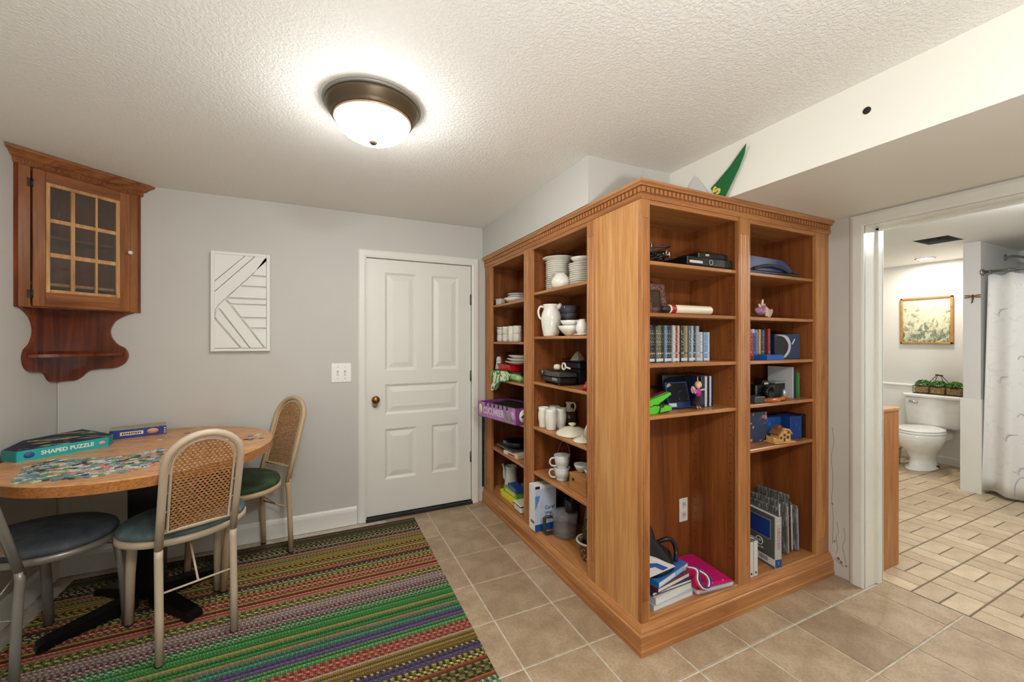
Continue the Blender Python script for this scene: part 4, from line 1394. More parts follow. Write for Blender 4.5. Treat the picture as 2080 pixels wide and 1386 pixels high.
m_bask.color(m_bask.ramp(mf.outputs['Distance'], [(.2, (206, 190, 160)), (.45, (96, 74, 52))]))
MB().lathe([(0, 0), (.05, 0), (.058, .02), (.068, .1), (.072, .1), (.072, .108), (.066, .108), (.055, .02), (0, .008)], 24).build('body', m_bask.m, bk_)
MB().tube([(.075 * math.cos(a), .075 * math.sin(a), .105) for a in [q * PI / 10 for q in range(20)]], .006, 6, closed=True).build('rim', flat((196, 190, 176), .5), bk_)
one('dark_bundle', 'glossy black plastic bundle stuffed in the woven basket', 'bag', MB().lathe([(0, .0), (.038, .0), (.046, .08), (.042, .16), (.026, .2), (0, .21)], 9, smooth=False), flat((24, 22, 22), .15), (1.42, 1.945, ZF + .021))

# far bay, top shelf
bxs = thing('square_cup', 'small white squared cup at the end of the top shelf', 'cup', (1.40, 3.2, FAR[0]), R(20))
MB().bbox(-.03, .03, -.03, .03, 0, .058, .006).build('body', m_cer, bxs)
MB().bbox(-.033, .033, -.033, .033, .054, .062, .003).build('rim', m_cer, bxs)
bowl('salad_bowl', 'white wide bowl under two plates on the top shelf', (1.44, 2.96, FAR[0]), .105, .045)
for k in range(2):
    one('side_plate', 'white side plate, %s of two on the wide bowl' % ('lower' if k == 0 else 'upper'), 'plate', MB().lathe(plate_mesh(.085, .016), 32), m_cer if k == 0 else m_cerg, (1.445, 2.945, FAR[0] + .042 + k * .02))
# far bay, second shelf: stacked cups
cupp = [(0, 0), (.03, 0), (.032, .005), (.036, .03), (.033, .052), (.037, .062), (.033, .062), (.03, .05), (0, .01)]
for k, (x, y) in enumerate(((1.40, 3.19), (1.40, 3.07))):
    for q in range(2):
        mug('cup', 'white cup, %s of the stacked pair %s' % ('lower' if q == 0 else 'upper', ('at the far end of the mug shelf', 'beside the handled mug')[k]), (x, y, FAR[1] + q * .063), R(60), prof=cupp, handle=False, band=(flat((40, 70, 90), .4) if (k == 0 and q == 1) else None))
mug('mug', 'tall white mug with a large handle on the cup shelf', (1.39, 2.935, FAR[1]), R(110), r=.036, h=.125)
for q in range(2):
    mug('cup', 'white cup, %s of the stacked pair beside the bay divider' % ('lower' if q == 0 else 'upper'), (1.39, 2.845, FAR[1] + q * .063), R(60), prof=cupp, handle=False)
# far bay, third shelf
one('baking_sheet', 'black baking sheet lying across the third shelf', 'tray', MB().bbox(-.12, .12, -.25, .25, 0, .012, .004), m_blk, (1.455, 2.93, FAR[2] + .062))
one('folded_cloth_base', 'folded white and green cloth under the black baking sheet', 'cloth', MB().bbox(-.11, .1, -.2, .2, 0, .06, .02), flat((150, 196, 130), .9, var=.3, vs=18, name='cloth_green'), (1.44, 2.90, FAR[2]))
om = thing('oven_mitt', 'green and white patterned oven mitt hanging over the shelf edge', 'oven mitt', (1.302, 2.97, FAR[2] + .055))
tcl = NT('mitt_leaf_print', .9)
wv = tcl.n('ShaderNodeTexWave')
wv.inputs['Scale'].default_value = 16
wv.inputs['Distortion'].default_value = 9
wv.inputs['Detail'].default_value = 1
tcl.l(tcl.coord(), wv.inputs['Vector'])
tcl.color(tcl.ramp(wv.outputs['Fac'], [(.3, (60, 140, 50)), (.48, (130, 190, 96)), (.56, (226, 236, 206))]))
mitt = spline([(-.13, .01), (-.05, .02), (.05, .015), (.12, .01), (.15, -.03), (.13, -.045), (.11, -.07), (.15, -.12), (.13, -.15), (.10, -.14), (.03, -.085), (-.06, -.06), (-.13, -.05)], 4, closed=True)
MB().prism([(p[0], p[1]) for p in mitt], -.022, .012, 'x').build('mitt', tcl.m, om)
MB().tube([(-.022, .10, -.14), (-.026, .12, -.152), (-.022, .14, -.135)], .004, 6).build('binding', flat((236, 236, 220), .8), om)
sk = thing('salt_shaker', 'white conical salt shaker on the black baking sheet', 'shaker', (1.365, 3.15, FAR[2] + .075))
MB().lathe([(0, 0), (.034, 0), (.022, .06), (.022, .066), (0, .066)], 20).build('body', m_cer, sk)
MB().lathe([(0, .066), (.024, .066), (.024, .076), (.02, .096), (.012, .104), (0, .106)], 20).build('cap', m_cerg, sk)
rd = thing('red_dish', 'bright red square baking dish on the black baking sheet', 'dish', (1.405, 2.96, FAR[2] + .0745))
m_red = flat((206, 24, 28), .3, name='enamel_red')
vs = [(-.07, -.11, 0), (.07, -.11, 0), (.07, .11, 0), (-.07, .11, 0), (-.085, -.125, .05), (.085, -.125, .05), (.085, .125, .05), (-.085, .125, .05), (-.078, -.118, .05), (.078, -.118, .05), (.078, .118, .05), (-.078, .118, .05), (-.064, -.104, .006), (.064, -.104, .006), (.064, .104, .006), (-.064, .104, .006)]
fs = [(3, 2, 1, 0), (12, 13, 14, 15)]
for a in (0, 4, 8):
    fs += [(a + i, a + (i + 1) % 4, a + 4 + (i + 1) % 4, a + 4 + i) for i in range(4)]
MB().add(vs, fs).build('dish', m_red, rd)
MB().bbox(-.088, .088, -.128, .128, .048, .053, .002).build('rim', flat((150, 14, 18), .3), rd)
for k in range(3):
    one('platter', 'white platter, %s of three above the red dish' % ['lowest', 'middle one', 'topmost'][k], 'plate', MB().lathe(plate_mesh(.12 - .012 * k, .02), 36), m_cer, (1.425, 2.865, FAR[2] + .129 + k * .024))
# far bay, fourth shelf: produce box pushed out over the edge
pb = thing('produce_box', 'purple cardboard produce box jutting out of the far bay', 'box', (1.335, 2.875, FAR[3]), R(12))
pur = flat((126, 60, 138), .6, var=.12, vs=20, name='card_purple')
purl = flat((168, 120, 170), .6, var=.1, vs=30, name='card_lilac')
bx0, bx1, by0, by1, bh = -.13, .16, -.25, .25, .118
def side(nm, poly, axis, a, b, mat):
    return MB().prism(poly, a, b, axis).build(nm, mat, pb)
crn = [(by0, 0), (by1, 0), (by1, bh)]
for k in range(6):
    y = by1 - .1 - k * .055
    crn += [(y, bh), (y - .004, bh - .026), (y - .026, bh - .026), (y - .03, bh)]
crn += [(by0, bh)]
side('front_wall', crn, 'x', bx0, bx0 + .005, purl)
side('end_wall', [(bx0, 0), (bx1, 0), (bx1, bh), (bx0 + .05, bh), (bx0, bh)], 'y', by0, by0 + .005, pur)
side('end_wall', [(bx0, 0), (bx1, 0), (bx1, bh), (bx0, bh)], 'y', by1 - .005, by1, pur)
side('back_wall', [(by0, 0), (by1, 0), (by1, bh), (by0, bh)], 'x', bx1 - .005, bx1, pur)
MB().box(bx0, bx1, by0, by1, 0, .005).build('bottom', pur, pb)
text('lettering', 'CUCUMBER', .07, flat((226, 206, 222), .6), pb, (bx0 - .0008, .035, .055), (R(90), 0, R(-90)), sx=.74, bold=.0012)
MB().prism(spline([(-.19, .01), (-.15, .05), (-.125, .1), (-.115, .1), (-.125, .04), (-.165, .003)], 3, closed=True), bx0 - .0012, bx0, 'x').build('cucumber_picture', flat((120, 140, 96), .6), pb)
MB().lathe([(0, 0), (.042, 0), (.042, .001), (0, .001)], 24, sx=.6, m=Matrix.Translation((bx0 - .0004, .215, .06)) @ Matrix.Rotation(R(-90), 4, 'Y') @ Matrix.Rotation(R(90), 4, 'Z')).build('round_badge', flat((222, 214, 180), .6), pb)
MB().lathe([(0, 0), (.036, 0), (.036, .001), (0, .001)], 24, sx=.8, m=Matrix.Translation((bx0 - .0004, -.205, .058)) @ Matrix.Rotation(R(-90), 4, 'Y') @ Matrix.Rotation(R(90), 4, 'Z')).build('ring_print', flat((190, 150, 190), .6), pb)
MB().lathe([(0, 0), (.05, 0), (.05, .001), (0, .001)], 28, m=Matrix.Translation((-.05, by0 - .0003, .06)) @ Matrix.Rotation(R(90), 4, 'X')).build('round_badge', flat((226, 222, 190), .6), pb)
MB().prism([(-.085, .05), (-.03, .04), (-.015, .065), (-.03, .085), (-.08, .06)], by0 - .0025, by0 - .0012, 'y').build('badge_picture', flat((34, 90, 120), .6), pb)
one('plastic_tub', 'black plastic tub lying inside the purple produce box', 'tub', MB().bbox(-.11, .125, -.21, .2, 0, .105, .012), flat((38, 38, 36), .3, var=.3, vs=8), (1.352, 2.86, FAR[3] + .006), R(12))
# far bay, fifth shelf
pan = thing('frying_pan', 'black frying pan stacked on a grey tray', 'pan', (1.44, 2.95, FAR[4] + .042))
MB().lathe([(0, 0), (.085, 0), (.105, .05), (.1, .05), (.082, .006), (0, .006)], 28).build('pan', m_blk, pan)
MB().bbox(-.105, -.085, .0, .05, .03, .052, .003).build('handle_stub', flat((110, 110, 108), .35, .5), pan)
one('grey_tray', 'grey metal tray under the black frying pan', 'tray', MB().bbox(-.1, .1, -.15, .15, 0, .01, .004), flat((120, 118, 112), .35, .6), (1.43, 2.97, FAR[4] + .031))
bx_ = box_thing('recipe_box', 'flat cream and red carton under the grey tray', 'box', (1.405, 2.86, FAR[4]), (.15, .2, .03), flat((222, 210, 180), .5), R(8))
MB().box(-.0765, -.075, -.06, .03, .008, .022).build('red_label', flat((170, 36, 30), .5), bx_)
# far bay, floor
te = thing('coffee_pot', 'tall white enamel coffee pot with a long spout', 'pot', (1.45, 3.09, ZF), R(0))
MB().lathe([(0, 0), (.06, 0), (.06, .03), (.048, .14), (.046, .2), (.05, .215), (.044, .215), (.04, .2), (0, .02)], 24).build('body', m_cerg, te)
MB().tube(spline([(-.0, .05, .06), (-.02, .085, .1), (-.02, .1, .17), (-.022, .125, .2)], 4), [.02, .02, .018, .017, .016, .014, .013, .012, .011, .01, .01, .009, .009], 10).build('spout', m_cerg, te)
one('grey_kettle', 'small dark grey kettle beside the white coffee pot', 'kettle', MB().lathe([(0, 0), (.05, 0), (.06, .03), (.05, .07), (.02, .085), (.01, .1), (0, .1)], 20), flat((96, 92, 86), .3, .5), (1.5, 2.90, ZF + .0476))
one('kettle_box', 'plain brown carton supporting the grey kettle', 'box', MB().bbox(-.055, .055, -.07, .07, 0, .047, .002), flat((150, 120, 84), .7), (1.5, 2.90, ZF))
def carton(name, label, loc, d, rz, cols, lab):
    t = thing(name, label, 'box', loc, rz)
    MB().bbox(-d[0] / 2, d[0] / 2, -d[1] / 2, d[1] / 2, 0, d[2], .0015).build('carton', flat(cols[0], .45, var=.1), t)
    MB().box(-d[0] / 2 - .0008, -d[0] / 2, -d[1] * .35, d[1] * .35, d[2] * .2, d[2] * .8).build('label_patch', flat(cols[1], .5), t)
    return t
carton('tea_box', 'bright yellow carton lying on the bookcase floor', (1.375, 2.93, ZF), (.075, .26, .05), R(0), ((226, 208, 40), (236, 222, 80)), 0)
carton('snack_bag_box', 'green and yellow carton on the bright yellow carton', (1.39, 2.90, ZF + .0507), (.08, .22, .045), R(3), ((110, 170, 60), (226, 196, 120)), 0)
carton('blue_packet', 'dark blue packet topping the green carton', (1.395, 2.87, ZF + .0964), (.08, .18, .03), R(-4), ((30, 70, 130), (80, 120, 170)), 0)
ctn = thing('storage_tub', 'small clear plastic tub with black trim beside the pitcher carton', 'container', (1.36, 2.70, ZF))
MB().bbox(-.045, .045, -.06, .06, 0, .055, .012).build('tub', flat((226, 224, 214), .3), ctn)
MB().bbox(-.047, .047, -.062, .062, .05, .056, .002).build('black_trim', flat((34, 32, 30), .4), ctn)
MB().bbox(-.049, .049, -.064, .064, .056, .066, .004).build('lid', flat((220, 216, 196), .3), ctn)
# narrow dark folded things standing in the gap between the casing and the bookcase
gp = thing('folded_blind', 'narrow black folded blind standing between door casing and bookcase', 'blind', (1.286, 3.308, 0))
m_dk = flat((30, 30, 30), .5, var=.6, vs=40)
MB().bbox(-.012, .008, -.006, .008, .13, .86, .002).build('bundle', m_dk, gp)

# ---------------------------------------------------------------- front run of the bookcase: left bay
E_ = .0007
FLB = tuple(z + E_ for z in FLB)
FRB = tuple(z + E_ for z in FRB)
ZG = .137 + E_
m_blk2 = flat((18, 18, 20), .3, name='gloss_black')
# top shelf: players, cables, hanger
dv = thing('disc_player', 'wide black disc player with a white label on the top shelf', 'player', (1.785, 1.515, FLB[0]), R(0))
MB().bbox(-.165, .165, -.09, .11, .006, .048, .003).build('case', m_blk2, dv)
MB().box(-.15, -.06, -.0912, -.09, .016, .028).build('label', flat((206, 206, 200), .5), dv)
MB().tube([(-.0 + .012 * math.cos(a), -.0912, .026 + .012 * math.sin(a)) for a in [k * PI / 6 for k in range(12)]], .0015, 5, closed=True).build('emblem', flat((200, 200, 196), .5), dv)
for sx_ in (-.14, .14):
    for sy_ in (-.07, .09):
        MB().lathe([(0, 0), (.012, 0), (.012, .006), (0, .006)], 10, c=(sx_, sy_, 0)).build('foot', m_blk2, dv)
d2 = thing('set_top_box', 'small black receiver box on top of the disc player', 'player', (1.835, 1.52, FLB[0] + .0485), R(-2))
MB().bbox(-.105, .105, -.075, .08, 0, .034, .006).build('case', m_blk2, d2)
MB().box(-.06, -.035, -.0762, -.075, .014, .024).build('label', flat((190, 190, 186), .5), d2)
cb_ = thing('cable_tangle', 'tangle of black cables with silver plugs on the top shelf', 'cable', (1.47, 1.52, FLB[0]))
rc = random.Random(5)
for k in range(9):
    p = [(rc.uniform(-.09, .09), rc.uniform(-.07, .055), rc.uniform(.008, .06) + (.03 if q in (2, 3) else 0)) for q in range(6)]
    MB().tube(spline(p, 5), .0045, 6).build('cable', m_blk2, cb_)
for k in range(5):
    a = rc.uniform(0, PI)
    x, y, z = rc.uniform(-.03, .08), -.06 + rc.uniform(-.02, .01), rc.uniform(.01, .05)
    MB().tube([(x, y, z), (x + .018 * math.cos(a), y - .006, z + .018 * math.sin(a))], .003, 6).build('plug', flat((200, 200, 196), .3, .6), cb_)
one('power_brick', 'black power supply block under the cable tangle', 'adapter', MB().bbox(-.06, .06, -.04, .04, 0, .04, .006), m_blk2, (1.43, 1.66, FLB[0]), R(2))
hg = thing('coat_hanger', 'black plastic coat hanger with a wire hook leaning on the back', 'hanger', (1.60, 1.655, FLB[0]))
MB().tube([(0, 0, .07), (-.09, -.0, .025), (-.1, -.0, .012), (.1, 0, .012), (.09, 0, .025)], .005, 6, closed=True).build('bar', m_blk2, hg)
MB().tube(spline([(0, 0, .07), (0, 0, .10), (.012, 0, .13), (.01, 0, .16), (-.004, 0, .168)], 4), .0025, 6).build('hook', flat((190, 190, 186), .25, .8), hg)
# second shelf: frame and candle
m_fuz = flat((92, 64, 56), .95, var=.5, vs=90, bump=.8, bs=200, name='fuzzy_brown')
pf = thing('framed_photo', 'fuzzy brown photo frame standing by the corner post', 'frame', (1.505, 1.50, FLB[1] + .002), rot=(R(-8), 0, R(4)))
for b in ((-.075, -.045, 0, .152), (.028, .062, 0, .152), (-.045, .028, 0, .03), (-.045, .028, .118, .152)):
    MB().bbox(b[0], b[1], -.008, .008, b[2], b[3], .004).build('frame_side', m_fuz, pf)
MB().box(-.045, .028, .0, .004, .03, .118).build('glass', glassy('frame_glass', (70, 56, 46), .08, .7), pf)
MB().tube([(-.0, .008, .08), (.02, .05, .014)], .004, 5).build('stand', m_fuz, pf)
cd = thing('candle', 'long cream pillar candle lying on its side with a red ribbon', 'candle', (1.66, 1.452, FLB[1] + .0236), rot=(R(90), 0, R(-92)))
MB().lathe([(0, -.145), (.019, -.145), (.022, -.14), (.022, .128), (.02, .134), (0, .134)], 24).build('wax', glaze('wax_cream', (236, 226, 200), .45), cd)
MB().lathe([(.0222, .10), (.0232, .10), (.0232, .128), (.0222, .128)], 24, ring=True).build('red_ribbon', flat((170, 30, 34), .4), cd)
MB().lathe([(0, .134), (.018, .134), (.014, .165), (.004, .178), (0, .178)], 14).build('dark_end', flat((50, 36, 34), .5), cd)
# third shelf: film cases
def spine_mat(name, a, b, white=.0):
    t = NT(name, .28)
    f = t.noise(t.coord((14, 14, 22)), 4, 3, .7, 1.5)
    t.color(t.ramp(f, [(.42, a), (.56, a), (.60, b), (.68, b)], 'LINEAR'))
    return t.m
def film_case(label, x, y, z, th, h, d, a, b, group, foot=(210, 212, 214), lean=0, rz=0, name='film_case'):
    t = thing(name, label, 'case', (x, y, z), group=group, rot=(0, R(lean), rz))
    MB().bbox(0, th, 0, d, 0, h, .0012).build('case', flat(a, .3), t)
    MB().box(th * .08, th * .92, -.0007, 0, h * .12, h * .985).build('spine_print', spine_mat('spine', a, b), t)
    if foot:
        MB().box(th * .1, th * .9, -.0008, 0, h * .03, h * .11).build('spine_logo', flat(foot, .4), t)
    return t
SP = [('black', (22, 24, 28), (130, 140, 150)), ('charcoal', (40, 44, 46), (190, 190, 180)), ('black', (20, 22, 26), (206, 196, 150)), ('grey speckled', (90, 92, 84), (206, 206, 190)),
      ('olive speckled', (96, 92, 60), (216, 206, 150)), ('black', (26, 26, 26), (160, 150, 120)), ('dusty blue', (96, 122, 146), (170, 196, 214)), ('black', (24, 26, 24), (196, 190, 170)),
      ('dark grey', (54, 56, 58), (170, 170, 160)), ('silver', (186, 190, 194), (120, 124, 130)), ('red-flecked', (130, 34, 36), (226, 200, 180)), ('cream', (206, 186, 160), (130, 40, 36)),
      ('black', (30, 30, 28), (214, 206, 180)), ('speckled', (120, 116, 100), (40, 38, 34)), ('tan', (176, 156, 120), (60, 50, 40)), ('slate', (84, 96, 104), (200, 206, 210)),
      ('light blue', (160, 188, 212), (90, 120, 150)), ('black', (18, 18, 20), (226, 226, 226)), ('silver grey', (150, 158, 164), (210, 214, 216)), ('pale grey', (170, 180, 190), (120, 140, 160)),
      ('white', (214, 216, 220), (150, 60, 60)), ('grey blue', (120, 140, 164), (206, 214, 222)), ('sky blue', (110, 160, 210), (206, 222, 236)), ('ice blue', (176, 206, 232), (110, 160, 206))]
x = 1.412
for k, (nm, a, b) in enumerate(SP):
    th = .0172 if k < 19 else .0162
    hgt = .183 if k < 19 else .152
    if k in (0, 2, 3):
        hgt -= .006
    film_case('%s film case, %s from the corner post in the row under the candle' % (nm, ORD1[k]), x, 1.475 + (.004 * (k % 3)), FLB[2], th, hgt, .125, a, b, 'film cases under the candle', lean=0)
    x += th + .0012
# fourth shelf: giant clothespin, cases, doll
cp2 = thing('giant_clothespin', 'oversized bright green clothespin with magenta side lying on the shelf', 'clothespin', (1.475, 1.475, FLB[3]), R(-2))
gn = flat((86, 196, 44), .45, name='green_bright')
mg = flat((130, 36, 84), .5, name='magenta_dark')
up_ = [(-.085, .038), (-.085, .062), (.055, .098), (.06, .088), (.0, .055), (-.02, .043), (-.05, .044), (-.06, .036)]
dn_ = [(-.085, .0), (-.085, .035), (-.06, .032), (-.045, .038), (-.02, .036), (.062, .034), (.064, .012), (-.04, .0)]
MB().prism(up_, -.028, -.003, 'y').build('upper_jaw', gn, cp2)
MB().prism(dn_, -.028, -.003, 'y').build('lower_jaw', gn, cp2)
MB().prism(up_, -.003, .028, 'y').build('upper_side', mg, cp2)
MB().prism(dn_, -.003, .028, 'y').build('lower_side', mg, cp2)
MB().tube([(.0 + .012 * math.cos(a), -.031, .042 + .012 * math.sin(a)) for a in [k * PI / 6 for k in range(12)]], .0032, 6, closed=True).build('spring', flat((60, 60, 58), .3, .8), cp2)
MB().tube([(-.008, -.031, .034), (-.014, -.031, .012), (-.02, -.031, .002)], .0028, 6).build('spring_arm', flat((60, 60, 58), .3, .8), cp2)
gb_ = thing('game_case', 'dark blue game case leaning open-faced behind the doll', 'case', (1.655, 1.50, FLB[3] + .0046), rot=(R(-14), 0, R(-6)))
MB().bbox(-.07, .07, 0, .016, 0, .135, .002).build('case', flat((26, 50, 96), .3), gb_)
MB().box(-.062, .062, -.0008, 0, .03, .128).build('cover_print', box_art('cover_dark', (24, 24, 30), [(60, 70, 100), (150, 130, 90), (206, 196, 170), (40, 60, 100)], 16), gb_)
MB().box(-.066, -.02, -.0012, -.0008, .008, .026).build('label', flat((196, 206, 214), .5), gb_)
g3 = thing('game_case', 'black game case standing upright behind the leaning blue case', 'case', (1.715, 1.585, FLB[3] + .0016), rot=(R(-3), 0, 0))
MB().bbox(-.085, .085, 0, .016, 0, .165, .002).build('case', flat((20, 22, 28), .3), g3)
MB().box(-.078, .078, -.0008, 0, .02, .155).build('cover_print', box_art('cover_black', (16, 18, 24), [(40, 60, 80), (90, 110, 130), (30, 40, 60)], 12), g3)
MB().box(.05, .074, -.0014, -.0008, .016, .04).build('label', flat((170, 196, 206), .5), g3)
x = 1.808
for k, (nm, a, b, th) in enumerate((('navy', (30, 44, 66), (60, 80, 110), .026), ('white', (220, 222, 226), (190, 194, 200), .014), ('dark navy', (24, 34, 56), (50, 60, 80), .018), ('pale grey', (214, 216, 220), (180, 186, 196), .012), ('navy', (26, 40, 66), (44, 60, 90), .014))):
    film_case('%s spined case, %s from the doll on the clothespin shelf' % (nm, ORD1[k]), x, 1.50, FLB[3], th, .16, .12, a, b, 'cases beside the doll', foot=None)
    x += th + .001
dl = thing('doll', 'little fairy doll in a magenta top and dark skirt', 'doll', (1.738, 1.462, FLB[3]))
m_skin = flat((226, 186, 156), .6, name='doll_skin')
bm = MB()
MB().lathe([(0, .062), (.012, .06), (.014, .08), (.011, .1), (0, .104)], 14).build('torso', flat((176, 30, 130), .6), dl)
MB().lathe([(.012, .066), (.03, .03), (.033, .024), (.026, .026), (0, .05)], 14).build('skirt', flat((30, 26, 34), .7), dl)
MB().lathe([(0, .102), (.006, .104), (.014, .114), (.016, .124), (.012, .136), (0, .14)], 14).build('head', m_skin, dl)
MB().lathe([(0, .143), (.012, .139), (.018, .126), (.017, .114), (.013, .112), (.013, .126), (0, .138)], 14, c=(.003, .003, 0)).build('hair', flat((206, 170, 110), .7), dl)
MB().tube([(.004, .004, .138), (.0, .004, .152), (.004, .004, .168)], [.004, .003, .001], 6).build('hair_tuft', flat((206, 170, 110), .7), dl)
for s in (-1, 1):
    MB().tube([(s * .01, 0, .096), (s * .03, -.006, .09 + .008 * s), (s * .05, -.008, .1 + .02 * (s < 0))], [.005, .0045, .003], 6).build('arm', m_skin if s > 0 else flat((226, 160, 196), .6), dl)
    MB().tube([(s * .007, 0, .036), (s * .008, -.002, .012), (s * .009, -.006, .004)], [.005, .004, .0055], 6).build('leg', m_skin, dl)
MB().prism(spline([(-.004, .1), (-.03, .118), (-.042, .1), (-.03, .08), (-.006, .086)], 3, closed=True), .008, .0095, 'y').build('wing', flat((222, 160, 206), .5), dl)
# outlet on the back panel
ol = thing('wall_outlet', 'white duplex power outlet on the bookcase back panel', 'outlet', (1.915, 1.7155, .415))
MB().bbox(-.033, .033, -.005, 0, -.068, .068, .003).build('plate', m_plate, ol)
for z in (-.03, .03):
    MB().bbox(-.017, .017, -.0075, -.004, z - .02, z + .02, .003).build('receptacle', flat((226, 225, 220), .35), ol)
    for xx in (-.007, .007):
        MB().box(xx - .0015, xx + .0015, -.0082, -.007, z - .004, z + .012).build('slot', flat((30, 30, 30), .6), ol)
# floor of the left bay: magazines, books, bag, notebook, medal ribbon
def book_flat(name, label, loc, w_, d, h, rz, cov, page=(222, 222, 216), cat='book'):
    t = thing(name, label, cat, loc, rz)
    MB().box(-w_ / 2 + .003, w_ / 2 - .002, -d / 2 + .003, d / 2 - .003, .002, h - .002).build('pages', flat(page, .7), t)
    MB().box(-w_ / 2, w_ / 2, -d / 2, d / 2, 0, .002).build('back_cover', flat(cov, .35), t)
    MB().box(-w_ / 2, w_ / 2, -d / 2, d / 2, h - .002, h).build('front_cover', flat(cov, .35), t)
    MB().box(-w_ / 2, -w_ / 2 + .003, -d / 2, d / 2, .002, h - .002).build('spine', flat(cov, .35), t)
    return t
z = ZG
stack = [('magazine', 'pale grey glossy magazine at the bottom of the floor stack', (.27, .235), .026, 2, (176, 190, 206)), ('textbook', 'thick white-paged textbook second up the floor stack', (.265, .23), .036, 5, (190, 196, 204)),
         ('magazine', 'navy photo magazine in the middle of the floor stack', (.26, .22), .016, 1, (30, 48, 80)), ('yearbook', 'maroon hardback yearbook under the blue paperback', (.25, .22), .022, 8, (104, 34, 48)), ('paperback', 'thick blue paperback on top of the floor stack', (.27, .2), .03, 14, (40, 104, 176))]
for nm, lb, (w_, d), h, rz, cov in stack:
    book_flat(nm, lb, (1.535, 1.55, z), w_, d, h, R(rz), cov)
    z += h + .0006
ZS = z
pb2 = bpy.data.objects['paperback']
MB().box(.02, .09, -.1005, -.1, .006, .024).build('spine_title', flat((150, 196, 226), .5), pb2)
MB().box(.1, .134, -.1008, -.1, .002, .028).build('white_end', flat((222, 224, 224), .5), pb2)
bg = thing('drawstring_bag', 'black drawstring bag with a white and blue patch on the book stack', 'bag', (1.505, 1.555, ZS))
def blob(n, m_, fn):
    mb = MB()
    vs = []
    for i in range(n):
        for j in range(m_):
            vs.append(fn(2 * PI * i / n, j / (m_ - 1)))
    fs = [(i * m_ + j, ((i + 1) % n) * m_ + j, ((i + 1) % n) * m_ + j + 1, i * m_ + j + 1) for i in range(n) for j in range(m_ - 1)]
    fs += [tuple(i * m_ for i in range(n)), tuple(i * m_ + m_ - 1 for i in range(n))]
    return mb.add(vs, fs, True)
def bagf(a, v):
    r = (1 - .05 * v - .42 * v * v) * (1 + .07 * math.sin(3 * a + 1) + .05 * math.sin(5 * a + v * 4))
    h = .17 + .10 * math.cos(a - PI) * v
    return (.13 * r * math.cos(a) - .035 * v * v, .105 * r * math.sin(a), max(.001, v * h * (1.0 + .08 * math.sin(4 * a))))
m_bag = flat((16, 18, 24), .35, name='bag_nylon')
blob(32, 11, bagf).build('sack', m_bag, bg)
MB().tube(spline([(-.10, .0, .17), (-.09, -.02, .235), (-.055, -.03, .2), (-.02, -.02, .13)], 5), [.03] * 15 + [.02], 8).build('gathered_neck', m_bag, bg)
MB().tube(spline([(.04, .0, .10), (.085, -.03, .125), (.118, -.04, .105), (.125, -.05, .06), (.10, -.07, .03)], 5), .011, 8).build('strap', m_bag, bg)
MB().prism([(-.125, .014), (.06, .03), (-.04, .085), (-.11, .115)], -.108, -.085, 'y').build('patch', flat((216, 216, 218), .6), bg)
MB().prism([(-.115, .085), (-.06, .074), (.01, .036), (-.025, .031), (-.075, .06), (-.118, .062)], -.1095, -.106, 'y').build('patch_stripe', flat((34, 82, 160), .6), bg)
nb = thing('spiral_notebook', 'hot pink spiral notebook lying on the bookcase floor', 'notebook', (1.822, 1.552, ZG), R(-6))
MB().box(-.115, .115, -.135, .14, .002, .024).build('pages', flat((226, 226, 222), .7), nb)
MB().box(-.118, .118, -.138, .143, .024, .0265).build('cover', flat((214, 26, 118), .4, name='cover_pink'), nb)
MB().box(-.118, .118, -.138, .143, 0, .002).build('back_cover', flat((214, 26, 118), .4), nb)
wire = MB()
hel = []
for k in range(38 * 8):
    a = 2 * PI * k / 8
    hel.append((-.11 + .22 * k / (38 * 8), -.139 + .013 * math.cos(a), .0135 + .013 * math.sin(a)))
wire.tube(hel, .0012, 4)
wire.build('spiral_wire', flat((196, 198, 200), .25, .8), nb)
for xx in (-.07, .0, .07):
    MB().lathe([(0, .0265), (.004, .0265), (.003, .028), (0, .028)], 8, c=(xx, -.115, 0)).build('rivet', flat((236, 236, 236), .4), nb)
rb = thing('medal_ribbon', 'red white and blue medal ribbon draped over the books', 'ribbon', (1.69, 1.46, ZG))
for dz, col, off in ((0, (176, 34, 44), -.008), (0, (232, 232, 232), 0), (0, (34, 58, 130), .008)):
    pts = spline([(-.03, .0, .13), (.0, -.03, .125), (-.012 + off, -.045, .085), (.012, -.052, .045), (.05, -.05, .032), (.07 + off, -.045, .055), (.055, -.04, .09), (.01, -.032, .122)], 5)
    MB().tube([(p[0] + off, p[1], p[2] + off * .3) for p in pts], .0045, 6).build('stripe', flat(col, .6), rb)

# ---------------------------------------------------------------- front run: right bay
bgc = thing('garment_bag', 'dark blue padded case with black straps on the top shelf', 'bag', (2.30, 1.53, FRB[0]), R(-2))
m_nvy = flat((22, 44, 92), .35, var=.2, vs=12, name='nylon_navy')
MB().prism([(-.22, .02), (-.22, .085), (-.17, .098), (.09, .09), (.15, .06), (.17, .03), (.17, .02)], -.09, .1, 'y').build('case', m_nvy, bgc)
MB().bbox(-.23, .235, -.1, .12, 0, .022, .006).build('base', flat((16, 18, 24), .5), bgc)
MB().tube(spline([(-.15, -.092, .03), (-.05, -.1, .05), (.05, -.1, .046), (.13, -.095, .028)], 4), .009, 6).build('strap', flat((44, 46, 50), .6), bgc)
MB().bbox(.16, .2, -.09, -.05, .022, .05, .006).build('buckle', flat((20, 20, 22), .3), bgc)
sh = thing('conch_shell', 'pink and cream spiny conch shell on the second shelf', 'shell', (2.262, 1.475, FRB[1] + .043), rot=(R(8), 0, R(20)))
m_sh = NT('shell_pink', .3)
m_sh.color(m_sh.ramp(m_sh.noise(m_sh.coord(), 14, 3), [(.35, (150, 90, 130)), (.55, (206, 160, 186)), (.7, (232, 212, 190))]))
